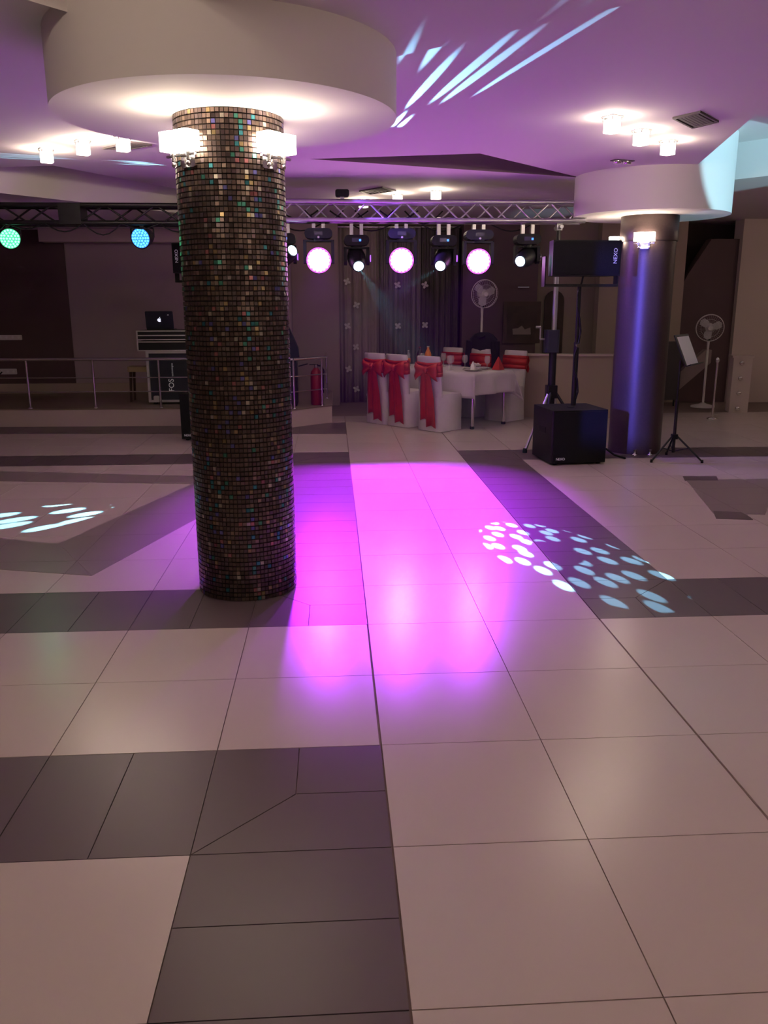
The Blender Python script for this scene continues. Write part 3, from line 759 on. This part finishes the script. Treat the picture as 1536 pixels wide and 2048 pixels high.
# ---- music stand
t = thing('music_stand', 'black folding music stand holding a white sheet by the smooth pillar', 'music stand', (3.50, 8.36, 0))
MB().tube((0, 0, .08), (0, 0, .62), .016, n=12).build('lower_tube', BLACKMETAL, t)
MB().tube((0, 0, .60), (0, 0, 1.02), .010, n=12).build('upper_tube', BLACKMETAL, t)
MB().rbox(-.03, .03, -.03, .03, .22, .27, .01).build('hub', BLACK, t)
for a in (205, 320, 80):
    r = radians(a); l = MB().tube((.03*cos(r), .03*sin(r), .25), (.30*cos(r), .30*sin(r), .015), .010, n=8).build('leg', BLACKMETAL, t)
    MB().lathe([(.012, -.013), (.015, -.01), (.012, .02)], 8, T(.30*cos(r), .30*sin(r), .013)).build('rubber_foot', BLACK, l)
    MB().tube((0, 0, .09), (.16*cos(r), .16*sin(r), .14), .006, n=6).build('brace', BLACKMETAL, t)
DM = T(.06, 0, 1.12) @ RZ(radians(52)) @ RX(radians(-24))
MB().box(-.24, .24, 0, .012, -.16, .17, DM).build('desk', BLACK, t)
MB().box(-.24, .24, -.05, 0, -.165, -.155, DM).build('ledge', BLACK, t)
MB().box(-.20, .20, -.006, -.002, -.15, .145, DM).build('sheet', PAPER, t)

# ================================================================== STAGE
def railing(name, label, pts, posts, zb, top, mids):
    t = thing(name, label, 'railing', (pts[0][0], pts[0][1], 0)); o = Vector((pts[0][0], pts[0][1], 0))
    P = [Vector((x, y, 0))-o for x, y in pts]
    MB().path([p+Vector((0, 0, top)) for p in P], .021, 12).build('top_rail', CHROME, t)
    for z in mids: MB().path([p+Vector((0, 0, z)) for p in P], .008, 8).build('mid_rail', CHROME, t)
    for x, y in posts:
        q = Vector((x, y, 0))-o
        pp = MB().tube(q+Vector((0, 0, zb)), q+Vector((0, 0, top)), .015, n=10).build('post', CHROME, t)
        MB().lathe([(.03, zb), (.03, zb+.008), (.017, zb+.014)], 12, T(q.x, q.y, 0)).build('post_foot', CHROME, pp)
ry = lambda x: 11.44-(x+8)*.028+.03
railing('stage_railing', 'long steel railing along the left stage edge', [(-7.9, ry(-7.9)), (-1.75, ry(-1.75))], [(x, ry(x)) for x in (-6.6, -5.75, -4.88, -4.02, -3.16, -2.3, -1.78)], .24, .88, (.64, .455))
railing('stage_railing', 'short steel railing at the right corner of the stage beside the extinguisher', [(-.95, 11.10), (-.52, 11.04), (-.10, 11.46), (-.10, 12.3)], [(-.52, 11.04), (-.16, 11.40), (-.10, 12.25)], .24, .88, (.66, .46))
# flight cases with laptop
t = thing('flight_case', 'tall black flight case with aluminium edges behind the stage railing', 'flight case', (-2.22, 11.95, .24))
w, d, h = .60, .5, .72
MB().box(-w/2+.012, w/2-.012, -d/2+.012, d/2-.012, .03, h-.005).build('body', NAVY, t)
for sx in (-1, 1):
    for sy in (-1, 1): MB().box(sx*w/2-.018, sx*w/2+.018, sy*d/2-.018, sy*d/2+.018, .03, h).build('edge_trim', ALU, t)
for zz in (.03, h-.03):
    for sy in (-1, 1): MB().box(-w/2, w/2, sy*d/2-.016, sy*d/2+.016, zz, zz+.03).build('edge_trim', ALU, t)
for sx in (-1, 1):
    for sy in (-1, 1): MB().lathe([(.03, 0), (.03, .03)], 12, T(sx*.24, sy*.19, 0)).build('caster', BLACK, t)
MB().rbox(-w/2+.05, -w/2+.13, -d/2-.02, -d/2-.01, .05, .12, .02, ax='y').build('corner_plate', ALU, t)
text('FOS', .10, PRINT, t, T(.0, -d/2+.010, .26) @ RX(pi/2) @ RZ(pi/2))
text('technologies', .035, PRINT, t, T(.02, -d/2+.010, .47) @ RX(pi/2) @ RZ(pi/2))
t = thing('mixer_case', 'open black mixer case with pale edges on the tall flight case', 'flight case', (-2.30, 11.95, .24+h+.003))
MB().box(-.33, .33, -.27, .27, 0, .13).build('lower_shell', BLACK, t)
MB().box(-.33, .33, -.27, .27, .145, .27).build('upper_shell', BLACK, t)
for zz in (0, .115, .145, .20, .258):
    MB().box(-.335, .335, -.277, -.268, zz, zz+.014).build('edge_trim', ALU, t)
for sx in (-1, 1): MB().box(sx*.333-.008, sx*.333+.008, -.277, -.26, 0, .272).build('corner_trim', ALU, t)
MB().rbox(-.35, -.335, -.25, -.12, .02, .13, .02, ax='x').build('side_handle', ALU, t)
t = thing('laptop', 'open dark laptop seen from behind on the mixer case', 'laptop', (-2.36, 11.92, .24+h+.003+.2705), .04)
MB().rbox(-.185, .185, -.02, .22, 0, .016, .012).build('base', BLACKMETAL, t)
LM = T(0, -.02, .016) @ RX(radians(14))
lid = MB().rbox(-.185, .185, -.008, 0, 0, .245, .014, M=LM, ax='y').build('lid', NAVY, t)
ap = MB(); AM = LM @ T(0, -.0095, .125) @ RX(pi/2)
ap.prism([(.026*cos(q)*(1+.10*cos(2*q))-(.012 if abs(q) < .55 or abs(q-2*pi) < .55 else 0), .025*sin(q)-(.004 if abs(q-pi/2) < .3 else 0)) for q in [2*pi*i/40 for i in range(40)]], 0, .0012, AM)
ap.prism([(.0, .028), (.010, .030), (.013, .042), (.003, .039)], 0, .0012, AM)
tag(ap.build('glowing_logo', mat('logo_glow', (.8, .8, .85), .4, emit=(.85, .9, 1.), estr=.9, var=0), lid), 'white apple-shaped logo')
MB().prism([(-.012, -.006), (.012, -.006), (.008, .008), (-.010, .006)], 0, .0008, LM @ T(.12, -.0092, .195) @ RX(pi/2)).build('sticker', PRINT, lid)
t = thing('stool', 'small stool with tan seat and dark legs behind the railing', 'stool', (-2.72, 12.15, .24))
MB().rbox(-.16, .16, -.14, .14, .42, .49, .03).build('seat', TAN, t)
for sx in (-1, 1):
    for sy in (-1, 1): MB().tube((sx*.14, sy*.12, 0), (sx*.12, sy*.10, .42), .014, .022, 8).build('leg', WOOD, t)
# wall sockets
def socket(x0, x1, z0, z1, y, n, label):
    t = thing('wall_socket', label, 'socket', ((x0+x1)/2, y, z0)); w = (x1-x0)/2
    MB().rbox(-w, w, -.012, 0, 0, z1-z0, .01, ax='y').build('plate', WHITE, t)
    for k in range(n):
        cx = -w+(k+.5)*2*w/n
        MB().lathe([(.018, 0), (.018, .003)], 14, T(cx, -.012, (z1-z0)/2) @ RX(pi/2)).build('outlet', PAPER, t)
socket(-5.12, -4.76, 1.05, 1.125, 13.4, 4, 'white upper wall socket strip on the dark stage wall')
socket(-5.16, -4.89, .53, .615, 13.4, 3, 'white lower wall socket strip on the dark stage wall')
tag(MB().path([(-5.10, 13.36, .57), (-5.16, 13.30, .50), (-5.3, 13.28, .35), (-5.5, 13.25, .26)], .010, 8).build('power_cable', BLACK), 'black plug cable hanging from the lower wall socket', 'cable')
# gear right of the mosaic pillar
t = thing('equipment_case', 'black equipment case on the stage beside the extinguisher', 'flight case', (-.74, 11.52, .24))
MB().rbox(-.30, .25, -.22, .22, .02, .62, .02).build('body', BLACK, t)
for zz in (.22, .42): MB().box(-.302, .252, -.222, -.218, zz, zz+.006).build('seam', BLACKMETAL, t)
for sx in (-.25, .22): MB().lathe([(.025, 0), (.025, .02)], 10, T(sx, -.17, 0)).build('foot', BLACK, t)
t = thing('gig_bag', 'black padded instrument bag with a white tag leaning on the case', 'bag', (-.72, 11.54, .865))
MB().prism([(-.30, 0), (.26, 0), (.25, .14), (.14, .40), (.02, .62), (-.10, .70), (-.30, .70)], -.10, .10, RX(pi/2)).build('body', BLACKCLOTH, t)
MB().box(.02, .12, -.106, -.1005, .02, .18).build('tag_label', PRINT, t)
MB().path([(.05, -.104, .30), (.075, -.105, .25), (.06, -.105, .20)], .008, 6).build('strap_clip', CHROME, t)
t = thing('fire_extinguisher', 'red fire extinguisher standing on the stage corner', 'fire extinguisher', (-.235, 11.50, .24))
MB().lathe([(.07, 0), (.078, .01), (.078, .40), (.068, .45), (.035, .49), (.025, .50)], 24).build('cylinder', REDPAINT, t)
MB().lathe([(.02, .50), (.02, .54)], 12).build('valve', CHROME, t)
v = MB(); v.box(-.10, .03, -.012, .012, .555, .57, RY(-.25)); v.box(-.09, .03, -.012, .012, .535, .545); v.build('handle', BLACK, t)
MB().path([(.02, 0, .53), (.07, 0, .52), (.105, 0, .46), (.10, 0, .30), (.092, 0, .16)], .011, 8).build('hose', BLACK, t)

# ================================================================== CURTAINS, REAR
def curtain(x0, x1, y, z0, z1, m, label, seed, amp=.045, folds=7):
    rnd = random.Random(seed); t = thing('curtain', label, 'curtain', ((x0+x1)/2, y, 0), 0, 'long curtains on the rear wall')
    n = 120; w = x1-x0; ph = rnd.random()*6
    P = []
    for zz in (z1, z1*.66, z1*.33, z0):
        row = []
        for i in range(n+1):
            u = i/n; f = .6+.4*(z1-zz)/(z1-z0)
            row.append(Vector((-w/2+u*w, amp*f*(sin(2*pi*folds*u+ph)+.4*sin(2*pi*folds*2.3*u+ph*2)), zz)))
        P.append(row)
    solidify(MB().grid(P).build('drape', m, t), .004)
    MB().tube((-w/2, 0, z1+.01), (w/2, 0, z1+.01), .014, n=8).build('rod', CHROME, t)
    return t
flower_mesh = None
def flowers(t, y, spots):
    global flower_mesh
    if flower_mesh is None:
        b = MB()
        for k in range(4):
            a = k*pi/2+pi/4; M = RX(pi/2) @ RZ(a)
            b.prism([(.006, -.006), (.03, -.022), (.055, -.012), (.058, .010), (.03, .022), (.006, .006)], -.004, .004, M)
        b.lathe([(.010, -.007), (.012, 0), (.010, .007)], 10, RX(pi/2))
        flower_mesh = b.mesh('flower_ornament', mat('flower_white', (.62, .58, .58), .6))
    for x, z in spots:
        p = aty(x, z, y); o = link('flower_ornament', flower_mesh, t, (p.x-t.location.x, y-t.location.y, p.z)); o.rotation_euler = (0, random.uniform(-.6, .6), 0)
c = curtain(.10, .75, 13.85, .0, 2.74, CURT_A, 'pale curtain with white flower ornaments beside the stage corner', 1, folds=4, amp=.03)
flowers(c, 13.76, [(694, 563), (713, 610), (695, 652), (712, 694), (697, 738), (713, 778)])
c = curtain(.76, 1.42, 13.85, .0, 2.74, CURT_B, 'grey pleated curtain behind the white-covered chairs', 2, folds=7)
flowers(c, 13.76, [(795, 570), (796, 652), (775, 735)])
c = curtain(1.43, 2.05, 13.85, .0, 2.74, CURT_C, 'dark curtain behind the table and fan', 3, folds=6)
flowers(c, 13.76, [(850, 570), (850, 650)])
p = aty(1043, 642, 13.5)
t = thing('framed_picture', 'dark framed picture on the brown rear wall', 'picture', (p.x, 13.5, p.z-.25))
MB().box(-.30, .30, -.03, -.004, -.10, .55).build('frame', WOOD, t)
MB().box(-.24, .24, -.034, -.03, -.04, .49).build('canvas', mat('canvas_brown', (.06, .035, .03), .7, var=.5, nscale=6), t)
MB().prism([(-.14, 0), (.15, 0), (.14, .11), (.05, .08), (.0, .14), (-.06, .10), (-.15, .09)], 0, .002, T(0, -.034, .04) @ RX(pi/2)).build('painted_shape', mat('canvas_pale', (.28, .22, .21), .7), t)
p = aty(1045, 575, 13.5)
t = thing('picture_lamp', 'small chrome lamp above the framed picture', 'wall lamp', (p.x, 13.5, p.z))
MB().tube((-.09, -.06, 0), (.09, -.06, 0), .016, n=12).build('shade', CHROME, t)
MB().tube((0, 0, 0), (0, -.06, 0), .008, n=8).build('arm', CHROME, t)

def fan(x, y, zc, R, rz, label, base_z=0.):
    t = thing('pedestal_fan', label, 'fan', (x, y, base_z), rz, 'white pedestal fans'); zc -= base_z
    MB().lathe([(.18, 0), (.18, .02), (.06, .05), (.03, .07)], 28).build('base', WHITE, t)
    MB().tube((0, 0, .05), (0, 0, zc-.34), .018, n=12).build('lower_pole', WHITE, t)
    MB().tube((0, 0, zc-.36), (0, 0, zc-.08), .014, .028, n=12).build('upper_pole', WHITE, t)
    MB().rbox(-.02, .02, -.034, -.022, zc-.20, zc-.13, .005).build('switch_panel', BLACK, t)
    H = T(0, -.06, zc) @ RX(pi/2+.08)
    MB().lathe([(.02, -.16), (.06, -.14), (.065, -.04), (.03, -.02)], 20, H).build('motor', WHITE, t)
    cage = MB(); cage.torus(R, .006, H, 40); cage.torus(R*.98, .003, H @ T(0, 0, .05), 40); cage.torus(R*.66, .002, H @ T(0, 0, .06), 32, 4); cage.torus(R*.33, .002, H @ T(0, 0, .065), 24, 4)
    for k in range(36):
        a = 2*pi*k/36; cage.tube(H @ Vector((.04*cos(a), .04*sin(a), .065)), H @ Vector((R*cos(a), R*sin(a), .03)), .0013, n=4, cap=False)
    cage.build('cage', WHITE, t)
    for k in range(3):
        a = 2*pi*k/3+.4
        b = MB(); b.prism([(.03, -.03), (R*.4, -R*.34), (R*.78, -R*.30), (R*.9, 0), (R*.75, R*.26), (R*.35, R*.22), (.03, .03)], -.002, .004, H @ RZ(a) @ RX(.25)); b.build('blade', mat('fan_blade', (.60, .57, .57), .4, alpha=.85), t)
    MB().lathe([(.045, -.01), (.045, .05), (.03, .072)], 20, H).build('hub', WHITE, t)
    return t
fan(2.20, 12.55, 1.715, .20, .25, 'white pedestal fan behind the table, in front of the dark curtain')
fan(5.75, 12.75, 1.21, .20, -.35, 'small white pedestal fan at the right by the stair corner')

# stair corner at the far right
t = thing('balustrade_post', 'pale low post with four chrome knobs by the stair corner', 'balustrade', (5.97, 12.15, 0), -.25)
MB().box(-.10, .16, -.12, .16, 0, .80).build('body', WALL_CREAM, t)
MB().box(-.12, .18, -.14, .18, .80, .83).build('cap', WALL_CREAM, t)
for k in range(4):
    z = .07+.22*k; kb = MB().lathe([(.010, 0), (.010, .05), (.026, .055), (.034, .075), (.028, .095), (.010, .10)], 16, T(0, -.12, z) @ RX(pi/2)).build('knob', CHROME, t)
st = struct(MB().prism([(-.62, .04), (-.50, .04), (.20, .66), (.20, .86), (.10, .86), (-.62, .22)], -.06, .06, T(5.75, 13.1, 0) @ RX(pi/2)).build('stair_stringer', WALL_ROSE), 'sloping grey stair side beyond the music stand')
t = thing('barrier_post', 'slim chrome barrier post before the stair corner', 'post', (5.29, 11.39, 0))
MB().lathe([(.075, 0), (.075, .012), (.02, .03)], 20).build('base', CHROME, t)
MB().tube((0, 0, .02), (0, 0, .78), .016, n=14).build('tube', CHROME, t)
MB().lathe([(.016, .78), (.028, .80), (.028, .83), (.010, .85)], 14).build('finial', CHROME, t)
t = thing('folded_banner', 'dark folded panel leaning at the stair foot', 'panel', (5.15, 12.9, 0), .1)
MB().box(-.35, .25, -.04, .04, .10, 1.0).build('panel', mat('panel_dark', (.06, .05, .055), .6), t)
for sx in (-.3, .2): MB().tube((sx, 0, 0), (sx, 0, .12), .014, n=8).build('foot', BLACK, t)

# ================================================================== TABLE AND CHAIRS
U, V = Vector((-.66, .75, 0)).normalized(), Vector((.75, .66, 0)).normalized()
TC = Vector((1.50, 11.50, 0))
trz = atan2(V.y, V.x)                      # local x = across the table, local y = along it
t = thing('dining_table', 'long table on chrome legs under the white cloth', 'table', TC, trz)
MB().box(-.38, .38, -.86, .86, .69, .715).build('tabletop', WOOD, t)
for sx in (-1, 1):
    for sy in (-1, 1):
        l = MB().tube((sx*.33, sy*.80, .03), (sx*.33, sy*.80, .69), .024, n=14).build('leg', CHROME, t)
        MB().lathe([(.03, 0), (.03, .03), (.024, .035)], 12, T(sx*.33, sy*.80, 0)).build('foot', BLACK, l)
cl = thing('tablecloth', 'white tablecloth draped over the long table', 'tablecloth', TC, trz)
def cloth_point(s_, tt):
    """s_,tt in cloth metres from the centre; falls over the edges with corner points hanging lowest"""
    hx, hy = .40, .88; ox, oy = max(0, abs(s_)-hx), max(0, abs(tt)-hy)
    sx, sy = (1 if s_ > 0 else -1), (1 if tt > 0 else -1)
    x, y = (s_ if ox == 0 else sx*hx), (tt if oy == 0 else sy*hy); z = .722
    drop = max(ox, oy)+.35*min(ox, oy)
    if drop > 0:
        wv = .022*sin(11*(s_*(oy > 0)+tt*(ox > 0))+1.1*sx)*min(1, drop/.2)
        if ox > 0 and oy > 0:
            k = min(ox, oy)*.35; x += sx*(.012+k); y += sy*(.012+k)
        elif ox > 0: x += sx*(.012+.03*drop)+wv
        else: y += sy*(.012+.03*drop)+wv
        z -= drop
    return Vector((x, y, z))
n1, n2 = 44, 64
P = [[cloth_point(-.72+1.44*i/n1, -1.16+2.32*j/n2) for i in range(n1+1)] for j in range(n2+1)]
solidify(MB().grid(P).build('cloth', CLOTH, cl), .003)

def chair(loc, rz, label, sash=True, group='white-covered chairs round the table'):
    """local -y is the back of the chair"""
    t = thing('covered_chair', label, 'chair', loc, rz, group)
    def loop(z, x, y0, y1, wob=.0):
        return [Vector((xx+random.uniform(-wob, wob), yy+random.uniform(-wob, wob), z)) for xx, yy in ((-x, y0), (-x*.5, y0-.006), (0, y0-.008), (x*.5, y0-.006), (x, y0), (x, (y0+y1)/2), (x, y1), (x*.5, y1+.004), (0, y1+.004), (-x*.5, y1+.004), (-x, y1), (-x, (y0+y1)/2))]
    def skin(loops, name):
        b = MB(); n = len(loops[0])
        vs = [v for L in loops for v in L]
        b.add(vs, [(k*n+i, k*n+(i+1) % n, (k+1)*n+(i+1) % n, (k+1)*n+i) for k in range(len(loops)-1) for i in range(n)], True)
        b.add(vs, [tuple(range(n))[::-1], tuple((len(loops)-1)*n+i for i in range(n))])
        return b.build(name, COVER, t)
    skin([loop(.005, .19, -.205, .20, .005), loop(.15, .187, -.205, .20, .004), loop(.30, .185, -.205, .20, .003), loop(.44, .183, -.205, .20), loop(.47, .175, -.20, .19)], 'seat_cover')
    skin([loop(.44, .183, -.206, -.165), loop(.65, .183, -.222, -.18), loop(.85, .183, -.240, -.205), loop(.93, .182, -.247, -.215), loop(.945, .175, -.244, -.220)], 'back_cover')
    if sash:
        s = MB()
        band = []
        for z, o in ((.70, .0), (.75, .006), (.84, .006), (.88, .0)):
            f = (z-.44)/.5
            band.append([Vector((x*(.186+o), y, z+dz)) for x, y, dz in ((1, -.152-.045*f, 0), (1, -.208-.045*f-o, -.004), (.5, -.214-.045*f-o, -.012), (0, -.218-.045*f-o, -.018), (-.5, -.214-.045*f-o, -.012), (-1, -.208-.045*f-o, -.004), (-1, -.152-.045*f, 0), (0, -.146-.045*f+o*.5, 0), (1, -.152-.045*f, 0))])
        for ra, rb_ in zip(band, band[1:]): s.grid([ra, rb_])
        solidify(s.build('sash_band', RED, t), .004)
        kn = MB(); kn.lathe([(.012, -.04), (.034, -.026), (.040, 0), (.034, .026), (.012, .04)], 14, T(.0, -.285, .775)); kn.build('sash_knot', RED, t)
        for sx in (-1, 1):
            b = MB()
            P = [[Vector((sx*(.02+u*.165), -.285-.03*sin(pi*u), .775+w*(.03+.085*u)-.02*u)) for u in (0, .25, .5, .75, 1.)] for w in (-1, -.5, 0, .5, 1)]
            for ri, row in enumerate(P):
                for v in row: v.y -= .012*(1 if ri % 2 else -1)
            solidify(b.grid(P).build('bow_loop', RED, t), .006)
        for dx_, L, wd in ((-.035, .60, .070), (.03, .68, .075)):
            b = MB(); P = []
            for k in range(7):
                z = .76-L*k/6; yb = -.272+.045*((.76-z)/.5)*.75
                yb = min(-.236, -.285+.05*k/6)
                wk = wd*(.55+.6*min(1, k/3))
                P.append([Vector((dx_*(1+.7*k/6)+wk*q, yb-.012*cos(q*5+k*.4), z-(.03*abs(q) if k == 6 else 0))) for q in (-1, -.5, 0, .5, 1)])
            solidify(b.grid(P).build('sash_tail', RED, t), .004)
    return t
CH = [(.435, -1, 'white-covered chair with red bow, leftmost of the near three'), (.03, -1, 'white-covered chair with red bow, middle of the near three'), (-.53, -1, 'white-covered chair with red bow, right of the near three, side showing'),
      (.60, 1, 'white-covered chair with red sash beyond the bottles, far side'), (.05, 1, 'white-covered chair with red sash beside the black jacket, far side'), (-.55, 1, 'white-covered chair with red sash behind the red napkin, far side')]
for tt, s_, lab in CH:
    q = TC+U*tt+V*(s_*(.65 if s_ < 0 else .67))
    chair((q.x, q.y, 0), trz-pi/2 if s_ < 0 else trz+pi/2, lab)
# jacket over a chair back
q = TC+U*.02+V*.92
t = thing('black_jacket', 'black jacket hung over a chair at the far side of the table', 'jacket', (q.x-.02, q.y+.05, 0), trz-pi/2)
b = MB(); prof = [(.50, .24, .05), (.75, .26, .07), (.95, .27, .08), (1.08, .24, .08), (1.15, .16, .06), (1.175, .08, .03)]
n = 20
vs = [Vector((rx*cos(2*pi*i/n)*(1+.04*sin(3*i)), .02+ry_*sin(2*pi*i/n), z)) for z, rx, ry_ in prof for i in range(n)]
b.add(vs, [(k*n+i, k*n+(i+1) % n, (k+1)*n+(i+1) % n, (k+1)*n+i) for k in range(len(prof)-1) for i in range(n)], True); b.add(vs, [tuple(range(n))[::-1], tuple((len(prof)-1)*n+i for i in range(n))])
b.build('body', BLACKCLOTH, t)
for sx in (-1, 1): MB().tube((sx*.22, .0, 1.05), (sx*.27, -.03, .55), .07, .05, 12).build('sleeve', BLACKCLOTH, t)
MB().path([(-.08, -.06, 1.13), (0, -.075, 1.10), (.08, -.06, 1.13)], .014, 8).build('collar', BLACKCLOTH, t)

# table ware
ZT = .726
def on_table(a, b_): q = TC+V*a+U*b_; return (q.x, q.y, ZT)
def plate(a, b_, label, R=.13):
    t = thing('dinner_plate', label, 'plate', on_table(a, b_), 0, 'plates on the table')
    MB().lathe([(R*.55, 0), (R*.6, .004), (R, .018), (R, .021), (R*.6, .008), (.001, .007)], 28).build('dish', WHITE, t)
    MB().torus(R*.98, .0025, T(0, 0, .020), 32).build('rim', CHROME, t)
plate(-.12, -.62, 'white dinner plate nearest the table end'); plate(.20, -.50, 'white dinner plate before the red napkin'); plate(-.22, .05, 'white dinner plate at the middle of the table')
def glass(a, b_, label, h=.19):
    t = thing('wine_glass', label, 'glass', on_table(a, b_), 0, 'glasses on the table')
    MB().lathe([(.034, 0), (.034, .003), (.006, .006), (.005, h*.42)], 18).build('stem', GLASS, t)
    MB().lathe([(.005, h*.42), (.030, h*.52), (.038, h*.68), (.036, h*.85), (.030, h)], 18).build('bowl', GLASS, t)
for a, b_, lb in ((-.28, -.35, 'stemmed glass nearest the right chair with red bow'), (-.18, -.30, 'stemmed glass second from the right chair with red bow'), (-.02, -.40, 'stemmed glass before the black jacket'), (.05, -.72, 'large stemmed glass at the table end'), (-.12, .28, 'stemmed glass beside the cola bottle'), (.12, .10, 'stemmed glass at the middle of the table')): glass(a, b_, lb)
def bottle(a, b_, name, m, label, h, R):
    t = thing(name, label, 'bottle', on_table(a, b_), 0, 'bottles on the table')
    MB().lathe([(R*.9, 0), (R, .01), (R, h*.62), (R*.8, h*.72), (R*.36, h*.86), (R*.34, h*.95)], 20).build('body', m, t)
    MB().lathe([(R*.4, h*.95), (R*.4, h)], 14).build('cap', REDPAINT if m is COLA else WHITE, t)
    MB().lathe([(R*1.02, h*.25), (R*1.02, h*.5)], 20).build('label_band', REDPAINT if m is COLA else ORANGE, t)
bottle(-.02, .42, 'cola_bottle', COLA, 'dark bottle with red label beside the orange bottle', .27, .042)
bottle(.02, .30, 'juice_bottle', ORANGE, 'orange juice bottle on the table behind the red bows', .28, .045)
bottle(-.10, .56, 'water_bottle', GLASS, 'clear water bottle left of the dark bottle', .22, .030)
nap = thing('folded_napkin', 'red cone-folded napkin at the right end of the table', 'napkin', on_table(.26, -.74))
MB().lathe([(.085, 0), (.060, .06), (.004, .17)], 4, smooth=False).build('fold', RED, nap)
nap2 = thing('white_napkin', 'white fanned napkin on the plate at the table end', 'napkin', Vector(on_table(-.12, -.62))+Vector((0, 0, .012)))
MB().lathe([(.05, 0), (.035, .05), (.006, .11)], 5, smooth=False).build('fold', PAPER, nap2)
b = thing('bread_bowl', 'small white bowl of rolls beside the red napkin', 'bowl', on_table(.31, -.74+.42))
MB().lathe([(.03, 0), (.06, .02), (.075, .045), (.072, .045), (.05, .02), (.001, .012)], 24).build('bowl', WHITE, b)
for k in range(3): MB().lathe([(.005, -.018), (.02, -.01), (.024, 0), (.016, .012), (.003, .016)], 12, T(.028*cos(k*2.1), .028*sin(k*2.1), .05)).build('roll', PAPER, b)

# ---- added unseen stand spotlights for the drum's cool light and the pillar's blue sheen
def stand_spot(name, label, x, y, z, target, watts, col, angle, blend, radius, gobo=None):
    rig = thing(name, label, 'stage light', (x, y, 0))
    MB().tube((0, 0, .03), (0, 0, z-.12), .02).build('pole', BLACKMETAL, rig)
    MB().lathe([(.2, 0), (.2, .02), (.03, .05)], 20).build('base', BLACKMETAL, rig)
    H = aim_matrix((0, 0, z), Vector(target)-Vector((x, y, z)))
    MB().lathe([(.06, -.2), (.09, -.15), (.09, .1), (.1, .12)], 20, H).build('can', BLACK, rig)
    for sx in (-1, 1): MB().box(sx*.095-.004, sx*.095+.004, -.02, .02, z-.13, z+.02).build('bracket', BLACKMETAL, rig)
    MB().box(-.099, .099, -.02, .02, z-.135, z-.12).build('bracket', BLACKMETAL, rig)
    spot(rig, Vector((x, y, 0))+H @ Vector((0, 0, .15)), target, watts, col, angle, blend, radius, gobo)
stand_spot('added_cool_spot', 'added unseen cool spotlight on a stand beyond the right edge, lighting the right drum', 6.2, 1.5, 1.1, (4.25, 8.5, 3.0), 2600, (.42, .86, 1.), 14, .2, .02)
stand_spot('added_blue_spot', 'added unseen blue shuttered spotlight beyond the left edge, for the brown pillar sheen', -2.3, 1.5, 1.7, (3.3, 8.95, 1.12), 4300, (.11, .11, 1.), 30, .2, .03, (.026, .128))

# ---- thin stage haze under the truss, which makes the beams faintly visible
hz = bpy.data.materials.new('stage_haze'); hz.use_nodes = True; nt = hz.node_tree
nt.nodes.remove(nt.nodes['Principled BSDF'])
vs_ = nt.nodes.new('ShaderNodeVolumeScatter'); vs_.inputs['Density'].default_value = .0010; vs_.inputs['Anisotropy'].default_value = .35
nt.links.new(vs_.outputs[0], nt.nodes['Material Output'].inputs['Volume'])
tag(MB().box(-1.2, 2.9, 5.6, 9.0, .06, 2.38).build('stage_haze', hz), 'thin haze in the light beams below the truss', 'haze', kind='stuff')

for m_ in bpy.data.materials:          # lamps light the room through their bulbs; glowing faces need no extra sampling
    m_.cycles.emission_sampling = 'NONE'
